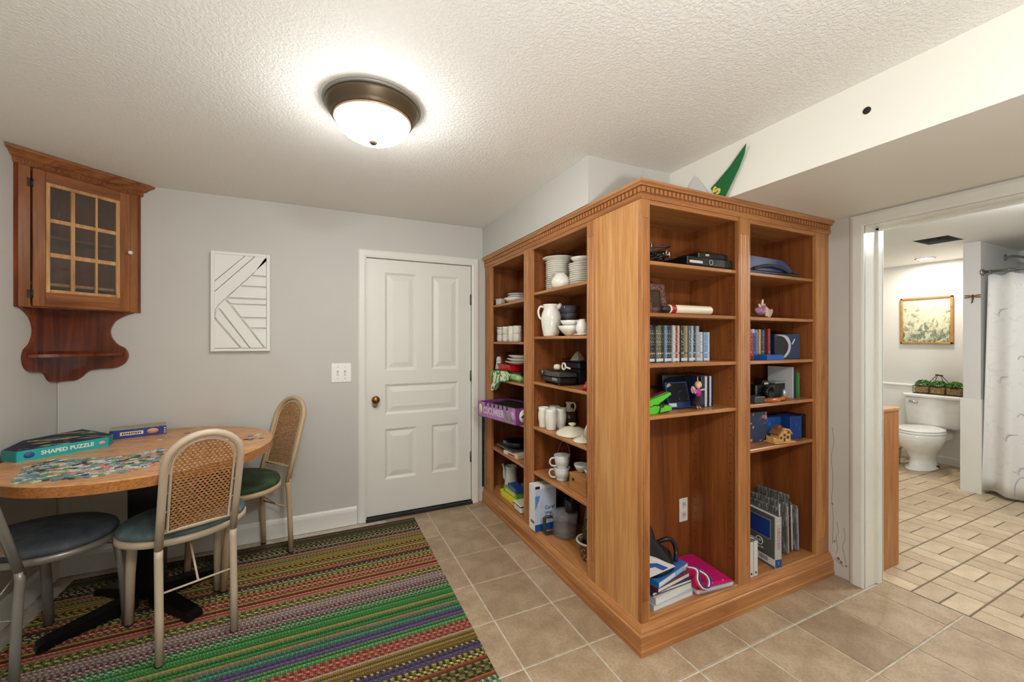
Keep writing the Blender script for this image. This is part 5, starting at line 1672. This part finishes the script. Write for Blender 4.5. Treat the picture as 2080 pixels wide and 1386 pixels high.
def shf(a, v):
    r = .038 * math.sin(PI * min(1, .12 + v * .86)) ** .8 * (1 + .06 * math.sin(5 * a + v * 9))
    return (-.055 + v * .115, r * math.cos(a) * 1.0, r * math.sin(a) * .78)
blob(18, 12, shf).build('whorl', m_sh.m, sh)
m_lip = flat((232, 214, 180), .4, name='shell_lip')
lip = spline([(-.04, -.03), (.03, -.034), (.07, -.006), (.055, .012), (.01, .0), (-.03, -.012)], 3, closed=True)
MB().prism([(p[0], p[1]) for p in lip], -.04, -.03, 'y').build('lip', m_lip, sh)
for (a, b) in (((-.01, 0, .024), (-.014, 0, .062)), ((.03, 0, .02), (.044, 0, .04)), ((-.045, 0, .014), (-.075, 0, .03)), ((.05, -.02, .0), (.078, -.03, .012))):
    MB().tube([a, tuple((p + q) / 2 for p, q in zip(a, b)), b], [.009, .0065, .004], 8).build('spine', m_lip, sh)
co_ = thing('coral_piece', 'small white lump of coral beside the divider', 'coral', (2.082, 1.455, FRB[1]))
for k in range(7):
    x, y = rc.uniform(-.02, .02), rc.uniform(-.015, .015)
    MB().lathe([(0, 0), (.009, .002), (.011, .01), (.007, .02 + .008 * rc.random()), (0, .026)], 8, c=(x, y, 0)).build('knob', flat((214, 212, 206), .7), co_)
# third shelf: films, blue album, boxed set
SQ = [('red mosaic', (150, 40, 34), (226, 150, 90), .030, .15), ('blue picture', (30, 70, 140), (110, 150, 200), .030, .15), ('rose', (206, 150, 160), (176, 60, 90), .013, .172), ('white', (206, 214, 232), (150, 160, 190), .018, .175), ('lavender', (130, 140, 190), (206, 206, 220), .012, .172), ('grey', (150, 160, 176), (60, 66, 80), .012, .172),
      ('brown', (150, 80, 36), (220, 190, 140), .013, .174), ('cream', (214, 190, 140), (170, 100, 40), .012, .174), ('black', (24, 26, 32), (190, 160, 130), .018, .174), ('steel blue', (70, 100, 130), (150, 176, 196), .013, .172), ('dark', (30, 32, 30), (120, 120, 100), .014, .18), ('crimson', (150, 36, 34), (206, 120, 100), .020, .178)]
x = 2.150
for k, (nm, a, b, th, hgt) in enumerate(SQ):
    d0 = 1.505 if k > 1 else 1.47
    film_case('%s film case, %s from the divider in the row below the shell' % (nm, ORD1[k]), x, d0 - (.012 if k == 11 else 0), FRB[2], th, hgt, .12, a, b, 'film cases below the shell', foot=None)
    x += th + .0012
al = book_flat('photo_album', 'bright blue book lying flat in front of the film cases', (2.285, 1.455, FRB[2]), .15, .08, .03, 0, (24, 84, 170), page=(200, 196, 190))
MB().box(-.075, .075, -.0432, -.0425, .003, .027).build('spine_cover', flat((24, 84, 170), .35), al)
bs_ = thing('boxed_set', 'dark blue boxed set with a pale swoosh beside the crimson case', 'box', (2.50, 1.475, FRB[2]), R(-12))
MB().bbox(-.09, .09, 0, .14, 0, .148, .002).build('slipcase', flat((20, 48, 90), .35), bs_)
MB().box(-.09, -.0, -.0008, 0, .004, .132).build('black_panel', flat((18, 18, 20), .4), bs_)
sw_ = spline([(-.085, .142), (-.01, .138), (.02, .1), (.018, .05), (-.012, .012), (-.03, .012), (.0, .05), (.004, .09), (-.03, .13)], 4, closed=True)
MB().prism(sw_, -.0016, -.0008, 'y').build('swoosh', flat((190, 200, 208), .4), bs_)
MB().prism([(.028, .09), (.05, .12), (.056, .118), (.036, .085)], -.0016, -.0008, 'y').build('figure_print', flat((206, 212, 216), .4), bs_)
# fourth shelf: cameras, wooden piece, folders
cmr = thing('camera', 'black film camera with a round lens on the fourth shelf', 'camera', (2.335, 1.50, FRB[3]), R(-4))
MB().bbox(-.075, .085, 0, .06, 0, .09, .006).build('body', m_blk2, cmr)
MB().prism([(-.03, .09), (.04, .09), (.025, .112), (-.015, .112)], .005, .055, 'y').build('prism_hump', m_blk2, cmr)
MB().lathe([(0, 0), (.036, 0), (.036, .03), (.03, .032), (.028, .024), (0, .02)], 24, m=Matrix.Translation((.005, 0, .045)) @ Matrix.Rotation(R(90), 4, 'X')).build('lens', flat((26, 26, 28), .15), cmr)
MB().box(-.012, .022, -.001, 0, .09, .1).build('name_plate', flat((196, 196, 196), .4), cmr)
c2_ = thing('camera_case', 'brown and black leather camera case behind the grey tin', 'case', (2.185, 1.57, FRB[3]), R(3))
MB().bbox(-.06, .055, -.03, .06, 0, .09, .012).build('case', flat((40, 30, 26), .4), c2_)
MB().lathe([(0, 0), (.028, 0), (.03, .012), (.02, .02), (0, .02)], 16, m=Matrix.Translation((-.01, -.03, .05)) @ Matrix.Rotation(R(90), 4, 'X')).build('front_cup', flat((150, 100, 76), .4, var=.3, vs=50), c2_)
MB().bbox(-.07, .12, -.02, .06, .09, .12, .012).build('bellows_top', flat((22, 20, 20), .5), c2_)
one('grey_tin', 'small dark grey tin beside the divider in front of the camera case', 'tin', MB().bbox(-.042, .042, -.03, .03, 0, .036, .003), flat((70, 74, 76), .4, .3), (2.175, 1.455, FRB[3]))
wd = thing('wooden_spoon_rest', 'glossy orange-brown carved wooden piece in front of the camera', 'ornament', (2.285, 1.432, FRB[3]))
MB().lathe([(0, 0), (.06, 0), (.078, .01), (.074, .02), (.04, .024), (0, .022)], 28, sy=.36).build('bowl', flat((170, 92, 36), .2, var=.2, vs=20), wd)
MB().tube([(.06, 0, .012), (.1, 0, .014), (.118, 0, .014)], [.01, .012, .008], 8).build('handle', flat((184, 110, 48), .25), wd)
rg = thing('knick_knack', 'silver and orange battery-shaped trinket beside the camera', 'trinket', (2.425, 1.45, FRB[3]))
MB().lathe([(0, 0), (.011, 0), (.011, .06), (.004, .064), (0, .064)], 14).build('silver_tube', flat((170, 190, 200), .2, .6), rg)
MB().tube([(.022, 0, .0), (.024, 0, .03), (.018, 0, .05)], [.005, .006, .004], 8).build('orange_figure', flat((206, 120, 50), .4), rg)
bxk = thing('speaker_box', 'black box with a silver top edge beside the dark folder', 'box', (2.485, 1.54, FRB[3]))
MB().bbox(-.05, .045, -.035, .05, 0, .088, .004).build('box', m_blk2, bxk)
MB().bbox(-.052, .047, -.037, .052, .088, .098, .003).build('silver_edge', flat((176, 180, 182), .3, .5), bxk)
for k, (nm, x, th, h, col, lb) in enumerate((('folder', 2.545, .01, .185, (196, 200, 204), 'thin silver folder standing beside the dark one'), ('folder', 2.557, .022, .165, (26, 44, 54), 'dark teal folder standing between silver and green ones'), ('folder', 2.581, .016, .16, (24, 110, 70), 'deep green folder standing by the grass-green one'), ('folder', 2.599, .016, .15, (60, 150, 60), 'grass-green book standing at the end of the fourth shelf'))):
    t = thing(nm, lb, 'folder', (x, 1.47, FRB[3]))
    MB().bbox(0, th, .002, .15, 0, h, .001).build('cover', flat(col, .4), t)
    MB().box(th * .2, th * .8, .15, .152, .004, h - .004).build('page_edge', flat((220, 220, 210), .7), t)
# fifth shelf: game boxes and wooden house
for nm, lb, x, y, w_, d, h, rz, col, blobs in (
        ('board_game', 'game box with a pink and slate-blue picture cover', 2.27, 1.51, .165, .05, .172, -6, (60, 74, 100), [(120, 60, 60), (206, 150, 140), (190, 170, 190), (90, 110, 140), (220, 222, 226)]),
        ('board_game', 'bright blue illustrated box beside the wooden house', 2.45, 1.53, .13, .05, .125, -8, (30, 84, 160), [(60, 130, 200), (40, 100, 180), (130, 180, 220)]),
        ('card_box', 'deep blue box with a white figure beside the black box', 2.548, 1.455, .085, .09, .135, -10, (26, 62, 130), [(40, 80, 160), (206, 214, 226), (50, 90, 160)])):
    t = thing(nm, lb, 'box', (x, y, FRB[4]), R(rz))
    MB().bbox(-w_ / 2, w_ / 2, 0, d, 0, h, .0015).build('carton', flat(col, .4), t)
    MB().box(-w_ / 2 + .004, w_ / 2 - .004, -.0008, 0, .004, h - .004).build('cover_print', box_art('game_cover', col, blobs, 18 if w_ > .1 else 8, 1.8), t)
one('black_case', 'plain black upright case at the end of the fifth shelf', 'case', MB().bbox(-.022, .022, 0, .11, 0, .14, .002), m_blk2, (2.624, 1.455, FRB[4]), R(-2))
one('tall_book', 'tall brown-spined book behind the divider on the fifth shelf', 'book', MB().bbox(-.016, .016, 0, .14, 0, .17, .002), flat((120, 96, 66), .5, var=.3, vs=40), (2.165, 1.52, FRB[4]))
hs = thing('wooden_house', 'small carved pale wood house model with round windows', 'model', (2.385, 1.452, FRB[4]), R(-8))
m_hw = flat((206, 160, 96), .55, var=.15, vs=40, name='balsa')
m_hd = flat((90, 56, 30), .7)
MB().bbox(-.075, .085, -.035, .04, 0, .008, .002).build('base', m_hw, hs)
MB().prism([(-.03, .008), (.06, .008), (.062, .05), (.04, .072), (-.005, .072), (-.03, .05)], -.02, .03, 'y').build('walls', m_hw, hs)
MB().prism([(-.04, .05), (-.005, .085), (.0, .078), (-.032, .044)], -.026, .034, 'y').build('roof', flat((150, 96, 50), .6), hs)
MB().prism([(-.002, .084), (.045, .078), (.07, .05), (.064, .046), (.04, .07), (-.002, .076)], -.026, .034, 'y').build('roof', m_hw, hs)
MB().bbox(-.02, .004, -.012, .012, .07, .098, .002).build('chimney', flat((160, 70, 40), .6), hs)
MB().prism([(-.07, .008), (-.07, .04), (-.03, .02), (-.03, .008)], -.022, .024, 'y').build('porch', m_hw, hs)
for (x, z, r_) in ((-.012, .03, .008), (.014, .044, .008), (.04, .03, .010), (.042, .056, .007)):
    MB().lathe([(0, 0), (r_, 0), (r_, .002), (0, .002)], 12, m=Matrix.Translation((x, -.0195, z)) @ Matrix.Rotation(R(90), 4, 'X')).build('window', m_hd, hs)
MB().box(.008, .02, -.0215, -.0195, .008, .028).build('door', m_hd, hs)
# floor: binders, plastic sleeves, magazines
def binder(label, loc, rz, th, h, d, col, spine, lean=0):
    t = thing('binder', label, 'binder', loc, rot=(0, R(lean), rz))
    MB().box(0, .003, 0, d, 0, h).build('cover', flat(col, .45), t)
    MB().box(th - .003, th, 0, d, 0, h).build('cover', flat(col, .45), t)
    MB().bbox(0, th, -.002, .003, 0, h, .0015).build('spine', flat(spine, .45), t)
    MB().box(.004, th - .004, .01, d - .01, .006, h - .008).build('pages', flat((226, 226, 220), .7), t)
    return t
bnd = binder('dark grey binder with a blue cover panel and lettered spine', (2.272, 1.408, ZG), R(-10), .046, .285, .24, (92, 94, 92), (178, 178, 172))
MB().box(-.0012, 0, .03, .17, .155, .255).build('blue_panel', flat((24, 62, 140), .4), bnd)
MB().box(-.0008, 0, .025, .175, .15, .26).build('panel_border', flat((140, 146, 150), .4), bnd)
MB().tube([(-.0012, .10 + .022 * math.cos(a), .115 + .022 * math.sin(a)) for a in [k * PI / 8 for k in range(16)]], .003, 5, closed=True).build('ring_emblem', flat((220, 220, 216), .4), bnd)
MB().lathe([(0, 0), (.009, 0), (.009, .001), (0, .001)], 12, m=Matrix.Translation((-.0004, .10, .115)) @ Matrix.Rotation(R(-90), 4, 'Y')).build('emblem_centre', flat((190, 190, 186), .4), bnd)
MB().box(-.0012, 0, .075, .09, .078, .086).build('emblem_word', flat((220, 220, 216), .4), bnd)
MB().box(-.0012, 0, .1, .115, .074, .082).build('emblem_word', flat((220, 220, 216), .4), bnd)
MB().box(-.0014, 0, .0, .12, .012, .05).build('barcode_label', flat((228, 230, 230), .5), bnd)
for k in range(8):
    MB().box(-.002, -.0012, .045 + k * .007, .048 + k * .007, .022, .044).build('barcode_bar', flat((40, 50, 66), .5), bnd)
MB().box(.001, .045, -.0032, -.002, .005, .05).build('blue_tab', flat((24, 70, 140), .4), bnd)
text('spine_mark', '1', .02, flat((230, 232, 232), .5), bnd, (.023, -.0036, .03), (R(90), 0, 0))
text('lettering', 'UROVAN', .03, flat((176, 96, 100), .5), bnd, (.024, -.0026, .165), (R(90), R(90), 0), sx=.95)
MB().box(.006, .04, -.0028, -.002, .248, .251).build('spine_line', flat((210, 210, 206), .4), bnd)
for k in range(2):
    b_ = binder('pale grey slim binder, %s from the divider' % ('first' if k == 0 else 'second'), (2.062 + k * .036, 1.412, ZG), R(-3), .03, .20, .22, (150, 152, 152), (206, 206, 202))
    MB().lathe([(0, 0), (.006, 0), (.006, .001), (0, .001)], 10, m=Matrix.Translation((.015, -.002, .02)) @ Matrix.Rotation(R(90), 4, 'X')).build('finger_hole', flat((40, 40, 40), .6), b_)
    MB().bbox(-.0005, .0305, -.003, .004, .19, .2, .001).build('metal_corner', flat((120, 120, 118), .3, .7), b_)
m_slv = NT('plastic_sleeve', .2)
m_slv.color(m_slv.ramp(m_slv.noise(m_slv.coord((8, 40, 8)), 2, 4, .7), [(.35, (70, 70, 68)), (.55, (120, 120, 116)), (.72, (206, 206, 202))]))
for k in range(7):
    t = thing('document_sleeve', 'crumpled clear plastic document sleeve, %s from the wooden side' % ORD1[6 - k], 'sleeve', (2.388 + k * .032, 1.465 + .008 * (k % 3), ZG + .002), group='plastic sleeves behind the grey binder', rot=(0, R(-2), R(-2.5)))
    h = .30 + .028 * math.sin(k * 1.9) + (.02 if k in (2, 3, 4) else 0)
    MB().bbox(0, .016, 0, .2, 0, h, .005).build('sleeve', m_slv.m, t)
    MB().box(.004, .012, -.002, .19, .01, h * .94).build('papers', flat([(40, 44, 46), (206, 206, 200), (60, 70, 96), (190, 150, 150), (30, 30, 30), (196, 200, 206), (150, 160, 186)][k], .6), t)
for k, (x, h, col, lb) in enumerate(((2.19, .25, (70, 74, 96), 'slate magazine with an orange corner standing behind the binders'), (2.158, .215, (196, 150, 96), 'thin tan folder standing behind the slim binders'), (2.225, .27, (206, 208, 206), 'white magazine standing behind the grey binder'))):
    t = thing('magazine', lb, 'magazine', (x, 1.57 - .03 * (k == 1), ZG + .001), rot=(0, R(-2), R(-8)))
    MB().box(0, .008, 0, .14, 0, h).build('cover', flat(col, .4), t)
    if k == 0:
        MB().box(-.0008, 0, .02, .09, h - .09, h - .02).build('orange_corner', flat((206, 130, 50), .4), t)
# top of the bookcase: pennant and white board
pen = thing('pennant', 'dark green felt pennant with a yellow letter S propped on the bookcase', 'pennant', (1.80, 1.43, 2.121))
gq_ = flat((20, 100, 48), .85, name='felt_green')
# pennant leans back against the soffit: bottom corners on the bookcase top, tip high on the soffit face
def quad_slab(pts, th, nm, mat, par):
    P = [Vector(p) for p in pts]
    nn = (P[1] - P[0]).cross(P[2] - P[0]).normalized() * th
    k = len(P)
    vs = [tuple(p) for p in P] + [tuple(p + nn) for p in P]
    return MB().add(vs, [tuple(range(k)), tuple(range(2 * k - 1, k - 1, -1))] + [(i, (i + 1) % k, (i + 1) % k + k, i + k) for i in range(k)]).build(nm, mat, par)
pen.location = (0, 0, 0)
quad_slab([(1.842, 1.44, 2.125), (1.842, 1.388, 2.125), (1.845, 1.355, 2.18), (1.848, 1.316, 2.247), (1.848, 1.29, 2.30), (1.84, 1.2734, 2.343), (1.847, 1.32, 2.31), (1.846, 1.367, 2.267), (1.844, 1.42, 2.228), (1.843, 1.47, 2.196), (1.842, 1.452, 2.165)], .003, 'felt', gq_, pen)
to = text('letter', 'S', .062, flat((226, 206, 90), .8), pen, (1.8375, 1.432, 2.172), (R(90), 0, R(-90)), extrude=.001, bold=.003)
to.rotation_euler = (Matrix.Rotation(R(-90), 4, 'Z') @ Matrix.Rotation(R(90), 4, 'X') @ Matrix.Rotation(R(52), 4, 'Z')).to_euler()
wbd = thing('mat_board', 'pale grey mat board corner standing on top of the bookcase', 'board', (0, 0, 0))
quad_slab([(1.842, 1.705, 2.125), (1.842, 1.465, 2.125), (1.848, 1.472, 2.152), (1.852, 1.575, 2.30), (1.846, 1.70, 2.175)], .004, 'board', flat((206, 208, 208), .6), wbd)

# ---------------------------------------------------------------- bathroom things
m_oak = wood('oak_panel', (150, 88, 40), (184, 122, 66), (200, 140, 84), 'z', 1.2, .4, seed=4)
vn = thing('vanity_cabinet', 'narrow oak vanity cabinet just inside the bathroom doorway', 'cabinet', (3.13, 1.26, 0))
MB().bbox(-.145, .15, .004, .9, .0, .965, .002).build('body', m_oak, vn)
MB().bbox(-.148, .155, 0, .905, .965, .985, .003).build('top', wood('oak_top', (170, 110, 60), (206, 150, 96), (220, 170, 116), 'y', 1.2, .4), vn)
MB().bbox(.15, .168, .03, .44, .08, .94, .003).build('door', m_oak, vn)
MB().bbox(.15, .168, .46, .87, .08, .94, .003).build('door', m_oak, vn)
m_por = glaze('porcelain', (244, 244, 242), .08)
tl_ = thing('toilet', 'white two-piece toilet with closed lid against the bathroom wall', 'toilet', (XW - .012, 2.115, 0))
# x runs from the wall (0) forwards (-x)
def ringpts(cx, rx, ry, z, n=28, sq=0.0):
    out = []
    for k in range(n):
        a = 2 * PI * k / n
        c_, s_ = math.cos(a), math.sin(a)
        out.append((cx + rx * c_, ry * s_, z))
    return out
def loft(rings, cap=True):
    n = len(rings[0])
    vs = [p for r in rings for p in r]
    fs = []
    for k in range(len(rings) - 1):
        fs += [(k * n + i, k * n + (i + 1) % n, (k + 1) * n + (i + 1) % n, (k + 1) * n + i) for i in range(n)]
    if cap:
        fs += [tuple(range(n))[::-1], tuple((len(rings) - 1) * n + i for i in range(n))]
    return MB().add(vs, fs, True)
loft([ringpts(-.40, .25, .115, 0), ringpts(-.40, .252, .117, .02), ringpts(-.39, .21, .092, .035), ringpts(-.39, .19, .09, .12), ringpts(-.42, .21, .12, .2), ringpts(-.45, .25, .165, .27), ringpts(-.46, .268, .187, .33), ringpts(-.46, .272, .192, .385), ringpts(-.46, .262, .184, .40)]).build('bowl', m_por, tl_)
MB().bbox(-.26, -.02, -.13, .13, .28, .40, .03).build('bowl_back', m_por, tl_)
loft([ringpts(-.45, .265, .19, .402), ringpts(-.45, .27, .195, .408), ringpts(-.45, .27, .195, .418), ringpts(-.45, .262, .188, .424)]).build('seat', m_por, tl_)
loft([ringpts(-.445, .26, .186, .427), ringpts(-.445, .266, .191, .433), ringpts(-.445, .262, .188, .444), ringpts(-.445, .22, .155, .452), ringpts(-.445, .1, .07, .455)]).build('lid', m_por, tl_)
tk = []
for z, k in ((.43, .92), (.46, .97), (.6, 1.0), (.755, 1.02)):
    w_, d = .225 * k, .19 * k
    tk.append([(-.0, -w_ + .0, z), (-d + .02, -w_, z), (-d, -w_ + .02, z), (-d - .012, 0, z), (-d, w_ - .02, z), (-d + .02, w_, z), (0, w_, z)])
loft(tk).build('tank', m_por, tl_)
MB().bbox(-.225, .0, -.243, .243, .755, .795, .012).build('tank_lid', m_por, tl_)
lv = MB().tube([(-.2, .17, .705), (-.222, .17, .705), (-.226, .15, .703), (-.226, .1, .699)], [.012, .012, .009, .007], 8)
lv.build('flush_lever', flat((190, 190, 186), .15, .9, name='chrome'), tl_)
for s in (-1, 1):
    MB().lathe([(0, 0), (.014, 0), (.013, .02), (.006, .026), (0, .026)], 10, c=(-.33, s * .104, .018)).build('bolt_cap', flat((60, 44, 34), .5), tl_)
# planter on the tank
pl_ = thing('planter', 'woven planter box with three leafy green plants on the toilet tank', 'planter', (XW - .125, 2.075, .797))
m_wk = NT('wicker', .7)
m_wk.color(m_wk.ramp(m_wk.noise(m_wk.coord((40, 40, 120)), 1, 3, .7), [(.35, (96, 70, 42)), (.6, (176, 142, 96))]))
for k in range(3):
    MB().bbox(-.05, .05, -.195 + k * .131, -.067 + k * .131, 0, .085, .012).build('pot', m_wk.m, pl_)
wr_ = MB()
for z in (.004, .088):
    wr_.tube([(-.056, -.202, z), (.056, -.202, z), (.056, .202, z), (-.056, .202, z)], .004, 6, closed=True)
for yy in (-.202, -.067, .067, .202):
    wr_.tube([(-.056, yy, 0), (-.056, yy, .09)], .003, 6)
wr_.build('wire_frame', flat((44, 32, 24), .5, .5), pl_)
hd = MB()
for s in (-1, 1):
    hd.tube([(0, s * .11, .09), (0, s * .02, .215), (0, 0, .218)], .003, 6)
    hd.tube([(0, s * .05, .09), (0, s * .015, .21)], .003, 6)
hd.build('wire_handle', flat((44, 32, 24), .5, .5), pl_)
MB().tube([(0, -.03, .212), (0, .03, .22)], .008, 8).build('grip', flat((50, 36, 26), .6), pl_)
rl = random.Random(9)
lf = [flat((44, 100, 28), .6, name='leaf_a'), flat((74, 134, 40), .6, name='leaf_b')]
for k in range(3):
    for q in range(2):
        mb = MB()
        for i in range(110):
            a, b = rl.uniform(0, 2 * PI), math.acos(rl.uniform(-.15, 1))
            c_ = Vector((.052 * math.sin(b) * math.cos(a), .068 * math.sin(b) * math.sin(a) + (-.131 + k * .131), .09 + .062 * math.cos(b)))
            u = Vector((rl.gauss(0, 1), rl.gauss(0, 1), rl.gauss(0, 1))).normalized()
            v = u.orthogonal().normalized()
            w_ = u.cross(v)
            s = rl.uniform(.010, .017)
            mb.add([c_ - u * s, c_ + v * s * .6 + w_ * .003, c_ + u * s, c_ - v * s * .6 + w_ * .003], [(0, 1, 2, 3)])
        mb.build('leaf_cluster', lf[q], pl_, fix=False)['kind'] = 'stuff'
# framed botanical print
fp_ = thing('framed_print', 'botanical print in a pale wood frame above the toilet', 'picture', (XW, 2.225, 1.64))
m_fr = flat((176, 130, 74), .45, var=.12, vs=20, name='frame_oak')
hw, hh = .228, .275
for b in ((-hw, -hw + .022, -hh, hh), (hw - .022, hw, -hh, hh)):
    MB().bbox(-.024, 0, b[0], b[1], b[2], b[3], .003).build('frame_side', m_fr, fp_)
for b in ((-hh, -hh + .022), (hh - .022, hh)):
    MB().bbox(-.024, 0, -hw, hw, b[0], b[1], .003).build('frame_side', m_fr, fp_)
pr_ = NT('botanical_print', .6)
co = pr_.coord()
sp_x = pr_.n('ShaderNodeSeparateXYZ')
pr_.l(co, sp_x.inputs[0])
nz = pr_.noise(pr_.coord((1, 1, .7)), 16, 6, .65, 1.2)
ad = pr_.n('ShaderNodeMath'); ad.operation = 'MULTIPLY_ADD'
pr_.l(sp_x.outputs['Z'], ad.inputs[0]); ad.inputs[1].default_value = -.55
pr_.l(nz, ad.inputs[2])
pr_.color(pr_.ramp(ad.outputs[0], [(.40, (226, 222, 196)), (.53, (206, 206, 176)), (.6, (150, 158, 132)), (.68, (90, 100, 86)), (.76, (180, 176, 150))]))
MB().box(-.010, -.002, -hw + .02, hw - .02, -hh + .02, hh - .02).build('print', pr_.m, fp_)
# exhaust fan housing without its grille
fan = thing('exhaust_fan', 'open metal exhaust fan housing in the bathroom ceiling', 'fan', ((VX0 + VX1) / 2, (VY0 + VY1) / 2, ZB))
hx, hy = (VX1 - VX0) / 2, (VY1 - VY0) / 2
m_gal = flat((120, 120, 116), .45, .6, name='galvanised')
e = .002
for b in ((-hx + e, -hx + .006, -hy + e, hy - e, 0, .09), (hx - .006, hx - e, -hy + e, hy - e, 0, .09), (-hx + e, hx - e, -hy + e, -hy + .006, 0, .09), (-hx + e, hx - e, hy - .006, hy - e, 0, .09), (-hx + e, hx - e, -hy + e, hy - e, .086, .09)):
    MB().box(*b).build('housing_side', m_gal, fan)
MB().bbox(-.12, .02, -.08, .08, .03, .085, .006).build('motor', flat((44, 42, 40), .5), fan)
MB().tube(spline([(.04, -.05, .06), (.08, 0, .02), (.1, .05, .05)], 4), .006, 6).build('wire', flat((40, 40, 40), .5), fan)
# shower rail, curtain, arm
rod = thing('curtain_rail', 'chrome shower curtain rail fixed to the partition', 'rail', (5.485, 1.517, 2.03))
m_chr = flat((176, 174, 168), .18, .95, name='chrome_rod')
MB().tube([(0, .009, 0), (0, -1.715, 0)], .0125, 12).build('rod', m_chr, rod)
MB().lathe([(0, 0), (.032, 0), (.03, .01), (.018, .02), (0, .02)], 20, m=Matrix.Translation((0, .0095, 0)) @ Matrix.Rotation(R(90), 4, 'X')).build('flange', m_chr, rod)
MB().lathe([(0, 0), (.032, 0), (.03, -.01), (.018, -.02), (0, -.02)], 20, m=Matrix.Translation((0, -1.7155, 0)) @ Matrix.Rotation(R(90), 4, 'X')).build('flange', m_chr, rod)
cur = thing('shower_curtain', 'white shower curtain printed with grey plants', 'curtain', (5.485, 0, 0))
nu, nv = 96, 16
def cfold(u, v):
    """u 0..1 along rail (towards -y), v 0 top..1 bottom"""
    y = 1.485 - u * 1.05 + (.035 * v if u < .06 else .03 * v * (1 - u)) 
    amp = .012 + .030 * v
    x = amp * math.sin(u * 34) + .012 * math.sin(u * 13 + 1) * v - .03 * v
    z = 1.995 - v * 1.965 + (.010 * math.sin(u * 60) if v == 0 else 0) + .012 * v * math.sin(u * 20)
    return x, y, z
vs = [cfold(i / nu, j / nv) for i in range(nu + 1) for j in range(nv + 1)]
fs = [(i * (nv + 1) + j, (i + 1) * (nv + 1) + j, (i + 1) * (nv + 1) + j + 1, i * (nv + 1) + j + 1) for i in range(nu) for j in range(nv)]
ct = NT('curtain_fabric', .5)
cn_ = ct.noise(ct.coord((1, 1, 1)), 7, 4, .6, 2.0)
ct.color(ct.ramp(cn_, [(.5, (236, 236, 234)), (.60, (232, 232, 231)), (.64, (222, 222, 223)), (.68, (234, 234, 233))]))
ct.b.inputs['Subsurface Weight'].default_value = 0
sheet = MB().add(vs, fs, True).build('sheet', ct.m, cur, fix=False)
md = sheet.modifiers.new('thick', 'SOLIDIFY')
md.thickness = .0016
m_stem = flat((186, 186, 188), .7, name='print_grey')
def on_cur(y, z):
    u = (1.485 - y) / 1.05
    v = (1.995 - z) / 1.965
    for _ in range(3):
        yy = cfold(u, v)[1]
        u += (yy - y) / 1.05
    x = cfold(u, v)[0]
    return (x - .003, y, z)
def stem(pts, r=.004):
    P = spline([(0, y, z) for y, z in pts], 5)
    MB().tube([on_cur(p[1], p[2]) for p in P], r, 5).build('printed_stem', m_stem, cur)
stem([(1.275, 1.14), (1.27, 1.24), (1.265, 1.32), (1.25, 1.36), (1.225, 1.36), (1.215, 1.34)])
stem([(1.27, 1.25), (1.285, 1.27), (1.30, 1.26), (1.305, 1.24)])
stem([(1.27, .62), (1.272, .72), (1.262, .83), (1.25, .87), (1.225, .86)])
stem([(1.27, .74), (1.29, .77), (1.31, .74)])
stem([(1.32, .05), (1.315, .16), (1.29, .22), (1.26, .2)])
for (y0, z0) in ((1.42, 1.62), (1.41, 1.02), (1.36, .52), (1.24, 1.0), (1.3, .24)):
    for k in range(6):
        a = R(60 + k * 22)
        stem([(y0 + .0, z0 - .0 + k * .012), (y0 + .025 * math.cos(a), z0 + k * .012 + .02 * math.sin(a)), (y0 + .055 * math.cos(a), z0 + k * .012 + .03 * math.sin(a))], .0022)
for k in range(9):
    y = 1.47 - k * .115
    o = MB().tube([(.0185 * math.cos(a), 0, .0 + .0195 * math.sin(a)) for a in [q * PI / 7 for q in range(14)]], .0022, 5, closed=True).build('curtain_ring', m_chr, cur)
    o.location = (0, y, 2.0265)
sa = thing('shower_fixture', 'chrome shower head arm on the tub wall', 'shower', (6.05, 1.527, 2.215))
MB().lathe([(0, 0), (.034, 0), (.03, .008), (.012, .014), (0, .014)], 20, m=Matrix.Rotation(R(90), 4, 'X')).build('flange', m_chr, sa)
MB().tube(spline([(0, 0, 0), (-.0, -.05, .004), (-.02, -.12, -.02), (-.03, -.2, -.07)], 4), .012, 10).build('arm', m_chr, sa)
MB().lathe([(0, 0), (.012, 0), (.02, -.03), (.045, -.06), (.045, -.075), (0, -.075)], 20, c=(-.03, -.2, -.07)).build('shower_head', m_chr, sa)
# dragonfly hook
df = thing('dragonfly_hook', 'small bronze dragonfly hook on the partition end', 'hook', (5.47, 1.575, 1.815))
m_dr = flat((150, 116, 84), .4, .4, name='bronze_light')
for s in (-1, 1):
    for k in (0, 1):
        MB().prism(spline([(0, .0), (s * .02, .012 - .016 * k), (s * .05, .014 - .02 * k), (s * .052, .004 - .02 * k), (s * .02, -.002 - .012 * k)], 3, closed=True), -.006 - .002 * k, -.004 - .002 * k, 'x').build('wing', m_dr, df)
MB().tube([(-.006, 0, .014), (-.009, 0, -.02), (-.012, 0, -.05), (-.025, 0, -.062), (-.03, 0, -.05)], [.006, .006, .004, .004, .003], 8).build('body', flat((90, 70, 50), .4, .5), df)
MB().box(-.004, 0, -.006, .006, -.03, .01).build('mount', m_dr, df)
# small wicker bin beside the toilet
wbn = thing('waste_bin', 'small tan wicker bin beside the toilet base', 'bin', (5.95, 2.36, 0))
MB().lathe([(0, 0), (.07, 0), (.085, .18), (.09, .19), (.08, .19), (.066, .01), (0, .01)], 20).build('body', flat((206, 170, 120), .6, var=.2, vs=60), wbn)
MB().tube([(.088 * math.cos(a), .088 * math.sin(a), .19) for a in [q * PI / 10 for q in range(20)]], .005, 6, closed=True).build('rim', flat((186, 146, 96), .6), wbn)
